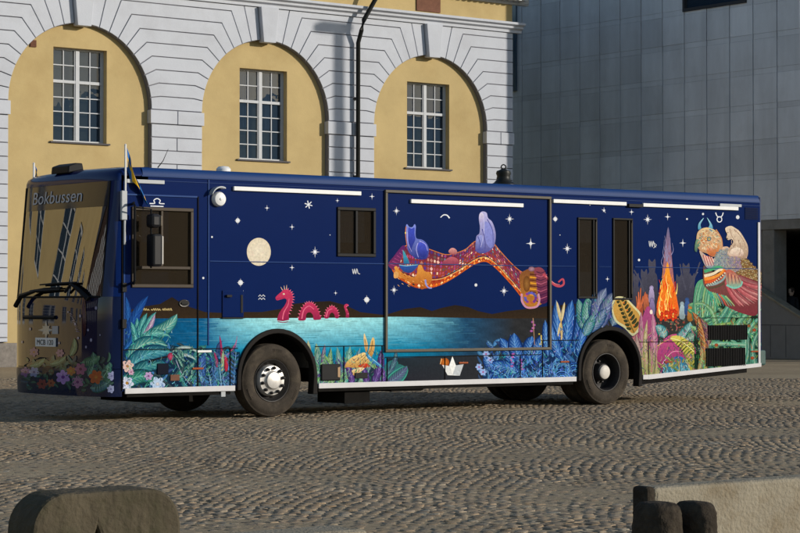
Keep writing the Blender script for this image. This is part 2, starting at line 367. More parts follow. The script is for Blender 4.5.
def facade():
    w = MB()
    top = 9.75
    # white backing wall with arched openings, set back behind the blocks
    def arc(xc, r, a0, a1, n):
        return [(xc + r * math.cos(a0 + (a1 - a0) * i / n), ARCH_Z + r * math.sin(a0 + (a1 - a0) * i / n)) for i in range(n + 1)]
    xs = sorted(CEN)
    R = ARCH_R
    outline = [(XL, 0)]
    for xc in xs:
        outline += [(xc - R, 0)] + arc(xc, R, math.pi, 0, 28) + [(xc + R, 0)]
    outline += [(XR, 0), (XR, top), (XL, top)]
    # split: one prism per bay keeps the n-gons simple
    edges = [XL] + [(xs[i] + xs[i + 1]) / 2 for i in range(len(xs) - 1)] + [XR]
    bk = MB()
    for i, xc in enumerate(xs):
        l, r = edges[i], edges[i + 1]
        bk.prism([(l, 0.62), (xc - R, 0.62)] + arc(xc, R, math.pi, math.pi / 2, 14) + [(xc, top), (l, top)], YB + 0.04, YB + 0.20)
        bk.prism([(xc, top)] + arc(xc, R, math.pi / 2, 0, 14) + [(xc + R, 0.62), (r, 0.62), (r, top)], YB + 0.03, YB + 0.20)
    bk.obj('wall_backing', M['joint'], yb)
    # voussoir blocks
    J = 0.013
    def block(pts):
        w.prism(inset_poly(pts, J), YB, YB + 0.05)
    da = math.radians(8.42); nk = 10
    def half(lim0):
        def joint(k):
            a = k * da
            if k == 0: return [(R, ARCH_Z), (lim0, ARCH_Z)]
            inner = (R * math.cos(a), ARCH_Z + R * math.sin(a)); zt = ARCH_Z + 0.352 * k
            if zt < top - 0.12:
                bx = inner[0] + (zt - inner[1]) / math.tan(a)
                if bx < lim0 - 0.05: return [inner, (bx, zt), (lim0, zt)]
                return [inner, (lim0, inner[1] + (lim0 - inner[0]) * math.tan(a))]
            return [inner, (inner[0] + (top - inner[1]) / math.tan(a), top)]
        out = []
        for k in range(nk):
            j0, j1 = joint(k), joint(k + 1); a0, a1 = k * da, (k + 1) * da
            arcp = [(R * math.cos(a1 + (a0 - a1) * q / 3), ARCH_Z + R * math.sin(a1 + (a0 - a1) * q / 3)) for q in (1, 2)]
            corner = j0[-1][1] < top - 0.01 and j1[-1][1] > top - 0.01
            out.append((j0, j1, arcp, corner))
        return out
    for i in range(-1, len(xs)):
        hl = half(edges[i + 1] - xs[i]) if i >= 0 else None
        hr = half(xs[i + 1] - edges[i + 1]) if i + 1 < len(xs) else None
        mid = edges[i + 1]
        for k in range(nk):
            def poly(h, f):
                j0, j1, arcp, corner = h[k]
                return [f(p) for p in list(j0) + ([(1e9, top)] if corner else []) + list(j1)[::-1] + arcp]
            side = []
            if hl: side.append((hl, lambda p: (min(xs[i] + p[0], mid), p[1])))
            if hr: side.append((hr, lambda p: (max(xs[i + 1] - p[0], mid), p[1])))
            flat = all(h[k][0][-1][1] < top - .01 for h, f in side)
            if len(side) == 2 and flat:
                # left half runs arch -> middle -> arch; drop the points on the middle line
                L = [p for p in poly(*side[0]) if p[0] < mid - 1e-6]; Rr = [p for p in poly(*side[1]) if p[0] > mid + 1e-6]
                n0 = len(hl[k][0]) - 1; m0 = len(hr[k][0]) - 1
                # poly order: joint k outwards, joint k+1 back, arc
                pts = L[:n0] + [q for q in Rr[:m0]][::-1] + [q for q in Rr[m0:]][::-1] + L[n0:]
                block(pts)
            else:
                for h, f in side: block(poly(h, f))
    for i, xc in enumerate(xs):
        # keystone, proud of the wall
        ak = nk * da
        kx0 = R * math.cos(ak); kz0 = ARCH_Z + R * math.sin(ak) - 0.06
        kx1 = kx0 + (top - kz0) / math.tan(ak)
        pts = [(xc - kx0 + .012, kz0), (xc + kx0 - .012, kz0), (xc + kx1 - .014, top), (xc - kx1 + .014, top)]
        k_ = MB().prism(pts, YB - 0.15, YB + 0.1); k_.obj('keystone', M['whitewash'], yb, bevel=0.012)
    # piers below the springing
    segs = [(XL, xs[0] - R)] + [(xs[i] + R, xs[i + 1] - R) for i in range(len(xs) - 1)] + [(xs[-1] + R, XR)]
    for (a, b) in segs:
        mid = (a + b) / 2
        imp = MB(); imp.prism(inset_poly([(a - 0.05, 6.37), (mid, 6.37), (mid, 6.745), (a - 0.05, 6.745)], J), YB - 0.035, YB + 0.16)
        imp.prism(inset_poly([(mid, 6.37), (min(b + 0.05, XR + .03), 6.37), (min(b + 0.05, XR + .03), 6.745), (mid, 6.745)], J), YB - 0.035, YB + 0.16)
        imp.obj('impost', M['whitewash'], yb, bevel=0.008)
        z = 6.37; q = 0
        while z > 0.7:
            zz = max(z - 0.352, 0.62)
            if q % 2 == 1 and b - a > 1.2:
                block([(a, zz), (mid, zz), (mid, z), (a, z)]); block([(mid, zz), (b, zz), (b, z), (mid, z)])
            else: block([(a, zz), (b, zz), (b, z), (a, z)])
            z = zz; q += 1
    w.obj('rusticated_wall', M['whitewash'], yb, bevel=0.006)
    # recessed yellow wall with window openings
    y = MB(); YY = YB + 0.17
    for i, xc in enumerate(xs):
        z0, z1 = (5.78, 8.22) if abs(xc - 11.25) < .1 else (5.56, 8.06)
        wx = xc + (0.05 if abs(xc - 11.25) < .1 else 0.0)
        a, b = wx - 0.79, wx + 0.79
        L, Rr = xc - R - .1, xc + R + .1
        y.box(L, a, YY, YY + 0.4, 0.6, 9.0); y.box(b, Rr, YY, YY + 0.4, 0.6, 9.0)
        y.box(a, b, YY, YY + 0.4, 0.6, z0); y.box(a, b, YY, YY + 0.4, z1, 9.0)
        window(wx, z0, z1, YY, i)
    y.obj('recessed_wall', M['yellow'], yb)
    p = MB()
    for i, xc in enumerate(xs): pass
    p.box(XL, XR + 0.03, YB - 0.10, YB + 0.5, -0.02, 0.60)
    p.obj('plinth', M['plinth'], yb, bevel=0.02)
    c = MB()
    prof = [(YB + 0.1, 9.75), (YB - 0.06, 9.75), (YB - 0.06, 9.83), (YB - 0.16, 9.87), (YB - 0.16, 9.93), (YB - 0.27, 9.97), (YB - 0.27, 10.04), (YB + 0.1, 10.06)]
    c.prism(prof, XL, XR + 0.28, 'X'); c.obj('string_course', M['whitewash'], yb, bevel=0.006)
    u = MB(); u.box(XL, XR - .02, YB + 0.02, YB + 0.4, 10.05, 10.62); u.obj('upper_wall', M['yellow'], yb)
    e = MB()
    prof = [(YB + 0.1, 10.60), (YB - 0.05, 10.60), (YB - 0.10, 10.66), (YB - 0.10, 10.86), (YB - 0.55, 10.88), (YB - 0.62, 11.02), (YB - 0.7, 11.06), (YB + 0.4, 11.2)]
    e.prism(prof, XL, XR + 0.55, 'X')
    x = XL + 0.1
    while x < XR + 0.2:
        if x > 8: e.box(x, x + 0.11, YB - 0.40, YB - 0.09, 10.68, 10.87)
        x += 0.22
    e.obj('eaves_cornice', M['greytrim'], yb)
    rf = MB(); rf.prism([(YB - 0.7, 11.06), (YB + 7, 14.0), (YB + 14, 11.06)], XL, XR + 0.55, 'X'); rf.obj('roof', M['sill'], yb)
    bd = MB(); bd.box(XL, XR - .03, YB + 0.60, YB + 13, 0.5, 11.0); bd.obj('rear_block', M['yellow'], yb)
    # small iron plates on the frieze and vent on the first bay
    v = MB()
    a = onY(430.5, 9, YB); 
    v.box(a[0] - 0.52, a[0] + 0.36, YB - 0.02, YB + 0.03, 10.12, 10.52); v.obj('frieze_plate', M['rust'], yb)
    v = MB(); a = onY(36, 43, YB); v.box(a[0] - .09, a[0] + .09, YB + 0.14, YB + 0.18, a[2] - .09, a[2] + .09)
    for k in range(4): v.box(a[0] - .08, a[0] + .08, YB + 0.125, YB + 0.14, a[2] - .07 + k * .04, a[2] - .05 + k * .04)
    v.obj('wall_vent', M['rust'], yb)
    d = MB(); px = 20.08
    d.tube([(px + .62, YB - 0.75, 11.0), (px + .52, YB - 0.5, 10.5), (px + .05, YB - 0.33, 9.62), (px, YB - 0.30, 9.35), (px, YB - 0.14, 9.0), (px, YB - 0.12, 0.3)], 0.065, 10)
    for z in (3, 5.2, 7.4): d.box(px - .08, px + .08, YB - 0.13, YB + 0.02, z, z + 0.04)
    d.obj('downpipe', M['blackiron'], yb, smooth=True)

def window(xc, z0, z1, YY, i):
    a, b = xc - 0.79, xc + 0.79; Y = YY + 0.17
    f = MB(); t = 0.05
    f.box(a, a + t, Y, Y + .08, z0, z1); f.box(b - t, b, Y, Y + .08, z0, z1)
    f.box(a + t, b - t, Y, Y + .08, z0, z0 + t); f.box(a + t, b - t, Y, Y + .08, z1 - t, z1)
    zt = z1 - (z1 - z0) * 0.355
    f.box(xc - .045, xc + .045, Y - .012, Y + .08, z0 + t, z1 - t)
    f.box(a + t, xc - .045, Y - .006, Y + .08, zt - .038, zt + .038); f.box(xc + .045, b - t, Y - .006, Y + .08, zt - .038, zt + .038)
    for (x0, x1) in ((a + t, xc - .045), (xc + .045, b - t)):
        xm = (x0 + x1) / 2
        for (q0, q1, rows) in ((z0 + t, zt - .038, 4), (zt + .038, z1 - t, 2)):
            # sash frame
            f.box(x0, x0 + .03, Y + .008, Y + .06, q0, q1); f.box(x1 - .03, x1, Y + .008, Y + .06, q0, q1)
            f.box(xm - .013, xm + .013, Y + .015, Y + .055, q0, q1)
            for k in range(1, rows):
                z = q0 + (q1 - q0) * k / rows
                f.box(x0 + .03, xm - .013, Y + .018, Y + .05, z - .013, z + .013); f.box(xm + .013, x1 - .03, Y + .018, Y + .05, z - .013, z + .013)
    fo = f.obj('window', M['winframe'], yb)
    g = MB(); g.add([(a + t, Y + .045, z0 + t), (b - t, Y + .045, z0 + t), (b - t, Y + .045, z1 - t), (a + t, Y + .045, z1 - t)], [(0, 1, 2, 3)])
    g.obj('pane', M['winglass'], fo)
    s = MB(); s.box(a - .1, b + .08, YY - .06, Y, z0 - .045, z0 - .002); s.obj('sill', M['sill'], fo)
    r = MB(); r.box(a - .02, b + .02, Y + 1.2, Y + 1.25, z0 - .2, z1 + .2); r.box(a - .05, a - .02, Y + .08, Y + 1.2, z0 - .2, z1 + .2); r.box(b + .02, b + .05, Y + .08, Y + 1.2, z0 - .2, z1 + .2)
    r.obj('room', M['interior'], fo)
    if i != 0:
        c = MB()
        for (x0, x1) in ((a + .05, a + .55), (b - .55, b - .05)):
            n = 16; vv = []
            for k in range(n + 1):
                xx = x0 + (x1 - x0) * k / n; yy = Y + 0.2 + 0.025 * math.sin(k * 1.9)
                vv += [(xx, yy, z0 + .9), (xx, yy, z1)]
            c.add(vv, [(2 * k, 2 * k + 2, 2 * k + 3, 2 * k + 1) for k in range(n)])
        c.obj('curtain', M['curtain'], fo, smooth=True)
facade()

# the plain rendered wing that runs on to the left, outside the view but mirrored in the windscreen
yb2_ = thing('yellow_wing', 'plain yellow rendered wing left of the arches, outside the view', 'building', (-12, 30, 0))
def wing():
    x0, x1 = -36.0, 7.72; b = MB(); Y = YB + .06
    cols = [5.2 - 4.3 * k for k in range(10)]; w = .95
    rows = [(1.1, 3.9), (5.5, 8.3)]
    xs = sorted([x0, x1] + [c + s_ * w for c in cols for s_ in (-1, 1) if x0 < c - w])
    for i in range(len(xs) - 1):
        a, c = xs[i], xs[i + 1]
        if i % 2 == 0: b.box(a, c, Y, Y + .5, 0, 11)
        else:
            for z0, z1 in ((0, 1.1), (3.9, 5.5), (8.3, 11)): b.box(a, c, Y, Y + .5, z0, z1)
    b.obj('wall', M['yellow'], yb2_)
    for c in cols:
        if c - w < x0: continue
        for z0, z1 in rows:
            f = MB(); t = .10
            f.box(c - w, c - w + t, Y + .1, Y + .2, z0, z1); f.box(c + w - t, c + w, Y + .1, Y + .2, z0, z1); f.box(c - w, c + w, Y + .1, Y + .2, z0, z0 + t); f.box(c - w, c + w, Y + .1, Y + .2, z1 - t, z1)
            f.box(c - .07, c + .07, Y + .09, Y + .2, z0, z1)
            for k in (1, 2, 3): f.box(c - w, c + w, Y + .11, Y + .19, z0 + (z1 - z0) * k / 4 - .025, z0 + (z1 - z0) * k / 4 + .025)
            fo = f.obj('window', M['winframe'], yb2_)
            g = MB(); g.add([(c - w, Y + .16, z0), (c + w, Y + .16, z0), (c + w, Y + .16, z1), (c - w, Y + .16, z1)], [(0, 1, 2, 3)]); g.obj('pane', M['winglass'], fo)
    r = MB(); r.prism([(YB - .5, 11.0), (YB + 7, 14.0), (YB + 14, 11.0)], x0, x1, 'X'); r.obj('roof', M['sill'], yb2_)
    k = MB(); k.box(x0, x1, YB + 1.6, YB + 13, 0, 10.9); k.obj('rear_block', M['interior'], yb2_)
wing()

# ================================================================== GREY BUILDING
XG = 31.285
gb = thing('grey_building', 'large grey panelled modern building with dark recessed entrance at right', 'building', (38, 24, 0))
def grey():
    js = [40.2 - 0.952 * k for k in range(23)]          # vertical joints along Y
    off = 23.15 - min(js, key=lambda q: abs(q - 23.15)); js = [q + off for q in js] 
    zs = [4.09]
    while zs[-1] < 15.0: zs.append(zs[-1] + (0.87 if len(zs) % 2 == 1 else 0.185))
    # shift rows so that the band tops sit on the photographed seams (6.42, 7.45, 8.5, 9.55)
    p = MB()
    lo, hi = 18.42, 40.5
    ys = sorted([q for q in js if lo < q < hi]) + [hi]; ys = [lo] + ys
    zc = [4.09, 4.30] ; base = 5.28
    rows = [(4.09, 4.22)] + [(4.22, base)] + [x for k in range(10) for x in ((base + 1.05 * k, base + 1.05 * k + .165), (base + 1.05 * k + .165, base + 1.05 * (k + 1)))]
    for i in range(len(ys) - 1):
        y0, y1 = ys[i] + .012, ys[i + 1] - .012
        if y1 - y0 < 0.05: continue
        w = (y1 - y0)
        for (z0, z1) in rows:
            if z0 > 10.6 and 20.55 < (y0 + y1) / 2 < 23.2: continue
            v = random.gauss(1, 0.06); c = (0.62 * v, 0.645 * v, 0.685 * v)
            thin = (z1 - z0) < 0.5
            t = random.uniform(0, .006) + (0.004 if thin else 0)
            p.box(XG + t, XG + .09, y0, y0 + w * .24, z0 + .0025, z1 - .0025, 0, tuple(q * .96 for q in c))
            p.box(XG + .014 + t, XG + .09, y0 + w * .24 + .004, y1, z0 + .0025, z1 - .0025, 0, c)
    p.obj('cladding', M['panel'], gb)
    b = MB(); b.box(XG + .085, XG + 20, 18.42, 20.55, 4.09, 15.8); b.box(XG + .085, XG + 20, 23.2, 40.5, 4.09, 15.8); b.box(XG + .085, XG + 20, 20.55, 23.2, 4.09, 10.7); b.box(XG + 1.2, XG + 20, 20.55, 23.2, 10.7, 15.8)
    b.obj('wall_core', M['seam'], gb)
    a = onX(684, 9, XG); c = onX(745, 0, XG)
    f = MB(); y0, y1 = 20.55, 23.2
    f.box(XG - .02, XG + .12, y0, y1, 10.62, 10.72); f.box(XG - .02, XG + .12, y1 - .08, y1, 10.72, 14); f.box(XG - .02, XG + .12, y0, y0 + .08, 10.72, 14)
    fo = f.obj('window', M['seam'], gb)
    g = MB(); g.add([(XG + .1, y0, 10.72), (XG + .1, y1, 10.72), (XG + .1, y1, 14), (XG + .1, y0, 14)], [(0, 1, 2, 3)]); g.obj('pane', M['winglass'], fo)
    s = MB(); s.box(XG - .05, XG - .003, 31.0, 31.9, 8.8, 15.5); s.obj('glazed_strip', mat('blue_glazing', (0.045, 0.085, 0.13), 0.15, spec=0.6), gb)
    # lower storey: beam, solid wall, pier, recess
    m = MB(); m.box(XG + .03, XG + 14, 14.0, 40.5, 3.80, 4.088); m.obj('beam', M['concrete'], gb, bevel=.01)
    l = MB(); l.box(XG + .15, XG + .6, 20.0, 40.5, 0, 3.8); l.obj('lower_wall', M['parapet'], gb)
    q = MB(); q.box(XG + .05, XG + .6, 19.52, 19.98, 0, 3.8); q.obj('pier', M['concrete'], gb, bevel=.02)
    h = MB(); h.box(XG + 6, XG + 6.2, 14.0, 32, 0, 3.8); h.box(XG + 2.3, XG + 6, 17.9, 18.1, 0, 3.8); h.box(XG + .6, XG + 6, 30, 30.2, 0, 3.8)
    h.box(XG + 2.3, XG + 2.5, 13.9, 17.9, 0, 3.8)  # out-of-view side wall, added to keep the sun out of the recess
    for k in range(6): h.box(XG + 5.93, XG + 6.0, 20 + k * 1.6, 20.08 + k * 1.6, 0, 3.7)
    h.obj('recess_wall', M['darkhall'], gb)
    r = MB(); r.box(XG - .2, XG + .6, 13.9, 14.4, 0, 3.8); r.obj('pier', M['concrete'], gb)
grey()

# stairs with a sloping parapet
pa = onX(762, 288, XG - .1); pb = onX(800, 312.5, XG - .1)
st = thing('entrance_stair', 'grey concrete stair with sloping parapet in front of the dark entrance', 'staircase', (XG + .6, 18.5, 0))
def stair():
    sl = (pa[2] - pb[2]) / (pa[1] - pb[1])
    def zt(y): return pb[2] + sl * (y - pb[1])
    y_end = pb[1] - (pb[2] - 0.15) / sl
    y_top = 21.4
    w = MB(); w.prism([(y_end, 0), (y_top, 0), (y_top, zt(y_top) - .07), (y_end, zt(y_end) - .07)], XG - .30, XG - .02, 'X')
    w.obj('parapet', M['parapet'], st, bevel=.012)
    c = MB(); c.prism([(y_end, zt(y_end) - .068), (y_top, zt(y_top) - .068), (y_top, zt(y_top)), (y_end, zt(y_end))], XG - .34, XG + .02, 'X')
    c.obj('coping', M['block_pale'], st, bevel=.01)
    for (a0, a1, z0, z1) in ((18.742, 18.758, .05, .97), (19.342, 19.358, .05, .97), (16.5, 21.2, .98, .995)):
        g = MB(); g.box(XG - .303, XG - .3005, a0, a1, z0, z1); g.obj('panel_joint', M['seam'], st)
    s = MB(); y = y_end
    while y < y_top:
        z = max(0.08, zt(y) - 0.95)
        s.box(XG + .05, XG + 2.2, y, y + .30, 0, z); y += .30
    s.obj('steps', M['concrete'], st)
    return zt
ZT = stair()

def person():
    X = XG + .9
    h = onX(791.2, 291.6, X); yy = h[1]; hz = h[2]
    foot = hz - 1.62
    P = thing('person', 'person in dark coat on the entrance stair, head above the sloping parapet', 'person', (X, yy, foot))
    me = bpy.data.meshes.new('body'); 
    J = {'pel': (0, 0, .95), 'che': (0, 0, 1.30), 'nek': (0, 0, 1.46), 'hd': (0, 0, 1.52), 'sl': (0.0, .19, 1.40), 'sr': (0.0, -.19, 1.40), 'el': (.02, .25, 1.12), 'er': (.02, -.25, 1.12),
         'hl': (-.1, .24, .88), 'hr': (-.1, -.24, .88), 'kl': (-.05, .1, .50), 'kr': (.05, -.1, .52), 'fl': (0, .1, .06), 'fr': (.1, -.1, .10), 'tl': (-.18, .1, .03), 'tr': (-.08, -.1, .06)}
    E = [('pel', 'che'), ('che', 'nek'), ('nek', 'hd'), ('che', 'sl'), ('che', 'sr'), ('sl', 'el'), ('sr', 'er'), ('el', 'hl'), ('er', 'hr'), ('pel', 'kl'), ('pel', 'kr'), ('kl', 'fl'), ('kr', 'fr'), ('fl', 'tl'), ('fr', 'tr')]
    R = {'pel': .17, 'che': .17, 'nek': .065, 'hd': .06, 'sl': .075, 'sr': .075, 'el': .055, 'er': .055, 'hl': .035, 'hr': .035, 'kl': .07, 'kr': .07, 'fl': .05, 'fr': .05, 'tl': .04, 'tr': .04}
    k = list(J); me.from_pydata([J[q] for q in k], [(k.index(a), k.index(b)) for a, b in E], [])
    o = bpy.data.objects.new('body', me); COL.objects.link(o); me.materials.append(M['coatcloth'])
    sk = o.modifiers.new('skin', 'SKIN')
    for i, q in enumerate(k): me.skin_vertices[0].data[i].radius = (R[q], R[q] * (1.15 if q in ('pel', 'che') else 1)); 
    me.skin_vertices[0].data[0].use_root = True
    sub = o.modifiers.new('sub', 'SUBSURF'); sub.levels = 1; sub.render_levels = 2
    o.parent = P
    # head with nose, jaw and ears
    b = MB(); prof = [(0, -.125), (.045, -.115), (.066, -.08), (.076, -.03), (.082, .03), (.078, .075), (.055, .105), (.0, .12)]
    b.lathe(prof, (0, 0, 1.62), n=18, sc=(1.15, .95, 1))
    b.add([(-.085, .0, 1.64), (-.115, 0, 1.595), (-.082, .02, 1.592), (-.082, -.02, 1.592)], [(0, 1, 2), (0, 3, 1), (1, 3, 2)])
    for s in (-1, 1): b.lathe([(0, -.03), (.015, -.02), (.018, .0), (.012, .025), (0, .03)], (.01, s * .08, 1.62), n=8)
    b.lathe([(.05, -.1), (.05, .02)], (0, 0, 1.50), n=12)
    for s in (-1, 1): b.lathe([(0, -.008), (.011, -.004), (.011, .004), (0, .008)], (-.086, s * .032, 1.635), n=8, mi=1)
    b.box(-.098, -.088, -.025, .025, 1.563, 1.570, 1)
    ho = b.obj('head', [M['skin'], M['hair']], None, smooth=True); ho.parent = P
    hr = MB(); hr.lathe([(.086, -.02), (.092, .03), (.088, .08), (.062, .118), (0, .135)], (.014, 0, 1.62), n=18, sc=(1.12, 1, 1)); ao = hr.obj('hair', M['hair'], None, smooth=True); ao.parent = P
person()

# ================================================================== LANTERN behind the bus, mast outside the frame, foreground blocks
def lantern():
    d = 43.0; r = ray(503.5, 170); fwd = r[0] * math.sin(TH) + r[1] * math.cos(TH); p = CAM + r * d / fwd
    x, y, zt = p
    T = thing('street_lantern', 'black cast iron street lantern, its finial showing above the bus roof', 'street lantern', (x, y, 0))
    b = MB(); b.lathe([(.22, 0), (.22, .3), (.12, .4), (.09, .6), (.06, 1.0), (.05, 3.0), (.08, 3.08), (.05, 3.2)], (x, y, 0), n=16); b.obj('post', M['blackiron'], T, smooth=True)
    z0 = 3.2
    g = MB()
    for k in range(4):
        t = math.pi / 4 + k * math.pi / 2
        g.tube([(x + .10 * math.cos(t), y + .10 * math.sin(t), z0), (x + .2 * math.cos(t), y + .2 * math.sin(t), zt - .3)], .012, 6)
    g.obj('lantern_frame', M['blackiron'], T)
    gl = MB(); gl.lathe([(.09, z0 + .01), (.185, zt - .31)], (x, y, 0), n=4); gl.obj('lantern_glass', M['winglass'], T)
    c = MB(); c.lathe([(.27, zt - .33), (.265, zt - .29), (.19, zt - .25), (.145, zt - .2), (.13, zt - .12), (.15, zt - .07), (.135, zt - .02), (.08, zt + .0), (.05, zt + .02), (.0, zt + .03)], (x, y, 0), n=18)
    rr = .045; n = 14
    ring = [(x + math.cos(TH) * rr * math.cos(2 * math.pi * k / n), y - math.sin(TH) * rr * math.cos(2 * math.pi * k / n), zt + .06 + rr * math.sin(2 * math.pi * k / n)) for k in range(n + 1)]
    c.tube(ring, .014, 6); c.obj('lantern_cap', M['blackiron'], T, smooth=True)
lantern()

def mast():
    t = 17.0; x, y = 19.5 + SUN_AZ[0] * t, YB + SUN_AZ[1] * t; zt = 9.75 + math.tan(SUN_EL) * t
    T = thing('lighting_mast', 'tall grey lighting mast standing right of the view', 'lamp post', (x, y, 0))
    b = MB(); b.tube([(x, y, 0), (x, y, zt * .5), (x, y, zt - .5)], [.20, .17, .15], 14); b.obj('pole', M['greytrim'], T, smooth=True)
    h = MB(); h.box(x - .75, x + .35, y - .2, y + .2, zt - .5, zt - .25); h.obj('lamp_head', M['greytrim'], T, bevel=.05)
mast()

def blocks():
    # left: rounded weathered concrete block, nearest the camera
    zt = 0.655; c = onZ(109, 491, zt)
    w = 0.385; r = 0.17; yf = c[1]
    pr = [(c[0] - w - .02, 0), (c[0] - .16, 0), (c[0] - .10, .36), (c[0] - .055, .495), (c[0] + .0, .36), (c[0] + .05, 0), (c[0] + w + .02, 0), (c[0] + w, zt - r)]
    for k in range(1, 9): t = k / 8 * math.pi / 2; pr.append((c[0] + w - r + r * math.cos(t) * (1), zt - r + r * math.sin(t)))
    for k in range(0, 9): t = math.pi / 2 + k / 8 * math.pi / 2; pr.append((c[0] - w + r + r * math.cos(t), zt - r + r * math.sin(t)))
    b = MB(); b.prism(pr, yf, yf + 0.25)
    o = b.obj('concrete_block', M['block_old'], bevel=.018)
    tag(o, 'mossy rounded concrete block with a notch in its face at lower left corner', 'concrete block')
    # right: barrier wall with a narrow end and rounded lugs, both coloured dark for shade
    zt = .70; p = onZ(655, 487.5, zt); x0, y0 = p[0], p[1]
    T = thing('concrete_barrier', 'pale concrete traffic barrier with dark rounded lugs on its end at lower right', 'barrier', (x0 + 1, y0, 0))
    b = MB(); b.prism([(y0, zt), (y0, .30), (y0 - .02, .25), (y0 - .15, .12), (y0 - .15, 0), (y0 + .32, 0), (y0 + .32, .12), (y0 + .19, .25), (y0 + .15, .42), (y0 + .14, zt)], x0, x0 + 2.6, 'X')
    b.obj('barrier_body', M['block_pale'], T, bevel=.018)
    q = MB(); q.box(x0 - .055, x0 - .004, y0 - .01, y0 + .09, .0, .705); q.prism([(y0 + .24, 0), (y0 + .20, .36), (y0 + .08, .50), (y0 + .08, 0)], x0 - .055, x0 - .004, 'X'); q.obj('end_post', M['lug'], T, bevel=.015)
    def lug(u0, u1, vt, yc, th, r):
        a = onY(u0, 510, yc)[0]; c = onY(u1, 510, yc)[0]; zt_ = onY(u0, vt, yc)[2]; w = (c - a) / 2; xm = (a + c) / 2
        q = MB(); v = []; f = []; nz, nn = 22, 22
        for i in range(nz + 1):
            t = i / nz; z = zt_ * math.sin(t * math.pi / 2) ** .8; s_ = max(.02, (1 - t ** 6)) ** .5
            for k in range(nn):
                al = 2 * math.pi * k / nn; cc, ss = math.cos(al), math.sin(al)
                e = lambda p: math.copysign(abs(p) ** .7, p)
                wob = 1 + .05 * math.sin(k * 2.1 + i * .9) * math.sin(i * 1.3 + k) + random.uniform(-.012, .012)
                v.append((xm + w * s_ * wob * e(cc), yc + th / 2 + th / 2 * s_ * wob * e(ss), z))
        for i in range(nz):
            for k in range(nn): f.append((i * nn + k, i * nn + (k + 1) % nn, (i + 1) * nn + (k + 1) % nn, (i + 1) * nn + k))
        f.append(tuple(range(nz * nn, nz * nn + nn)))
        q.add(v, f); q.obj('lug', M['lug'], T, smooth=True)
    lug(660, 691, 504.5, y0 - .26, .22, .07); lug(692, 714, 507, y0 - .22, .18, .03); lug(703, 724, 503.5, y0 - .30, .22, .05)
    # low block between
    p = onZ(370, 529, .42); b = MB(); b.box(p[0] - 1.7, p[0], p[1], p[1] + .3, 0, .42)
    o = b.obj('low_concrete_block', M['block_pale'], bevel=.03)
    tag(o, 'low flat concrete block, its top just showing at the bottom of the view', 'concrete block')
blocks()

# ---- the far side of the square, behind the viewer: unseen houses added to block the low sky in paint and panes
def across():
    c = Vector((30, -62, 0)); e = Vector((.8, .6, 0)); nrm = Vector((-.6, .8, 0))
    x = -62; k = 0
    while x < 62:
        w = random.uniform(15, 20); h = random.uniform(10.5, 14); dpt = 12
        T = thing('unseen_house', 'unseen town house behind the viewer, added for reflections', 'building', tuple(c + e * (x + w / 2)), 'unseen houses added for reflections')
        def pt(a, d, z): return tuple(c + e * (x + a) - nrm * d + Vector((0, 0, z)))
        def blk(b, a0, a1, d0, d1, z0, z1):
            v = [pt(a0, d0, z0), pt(a1, d0, z0), pt(a1, d1, z0), pt(a0, d1, z0), pt(a0, d0, z1), pt(a1, d0, z1), pt(a1, d1, z1), pt(a0, d1, z1)]
            b.add(v, [(0, 3, 2, 1), (4, 5, 6, 7), (0, 1, 5, 4), (1, 2, 6, 5), (2, 3, 7, 6), (3, 0, 4, 7)])
        b = MB(); blk(b, 0, w - .05, 0, dpt, -.01, h); b.obj('wall', M[('yellow', 'plinth', 'concrete')[k % 3]], T)
        r = MB(); v = [pt(-.1, -.4, h), pt(w, -.4, h), pt(w, dpt / 2, h + 3), pt(-.1, dpt / 2, h + 3), pt(w, dpt + .4, h), pt(-.1, dpt + .4, h)]
        r.add(v, [(0, 1, 2, 3), (3, 2, 4, 5), (0, 3, 5), (1, 4, 2), (0, 5, 4, 1)]); r.obj('roof', M['sill'], T)
        for i in range(int(w / 2.6)):
            for z in (1.2, 4.4, 7.6):
                g = MB(); blk(g, 1 + i * 2.6, 2.2 + i * 2.6, -.06, .05, z, z + 1.9); g.obj('window', M['winframe'], T)
        x += w; k += 1
across()

def posts():
    for (u, v, t, lb) in ((300, 421.5, 7.6, 'slim grey steel post by the paving, standing right of the view'), (440, 433, 6.2, 'slim grey steel post standing right of the view, nearer the viewer')):
        p = onZ(u, v); x, y = p[0] + SUN_AZ[0] * t, p[1] + SUN_AZ[1] * t; h = t * math.tan(SUN_EL)
        b = MB(); b.lathe([(.06, -.01), (.06, .04), (.026, .05), (.026, h - .02), (.0, h)], (x, y, 0), n=12)
        tag(b.obj('steel_post', M['greytrim'], smooth=True), lb, 'post', 'steel posts beside the square')
posts()

def left_house():  # unseen house, added and coloured dark to darken the windscreen reflection
    T = thing('unseen_house', 'unseen dark house left of the view, added to darken the windscreen reflection', 'building', (-44, 24, 0), 'unseen houses added for reflections')
    b = MB(); b.box(-58, -42, 4, 46, -.01, 11); b.obj('wall', mat('dark_reflected_wall', (.05, .032, .026), .9, var=.3, scale=3), T)
    r = MB(); r.prism([(-58.4, 11), (-41.6, 11), (-50, 15)], 3.6, 46.4); r.obj('roof', M['sill'], T)
    for i in range(13):
        for z in (1.2, 4.6, 8.0):
            g = MB(); g.box(-42.05, -41.95, 6 + i * 3, 7.3 + i * 3, z, z + 2); g.obj('window', M['winframe'], T)
left_house()
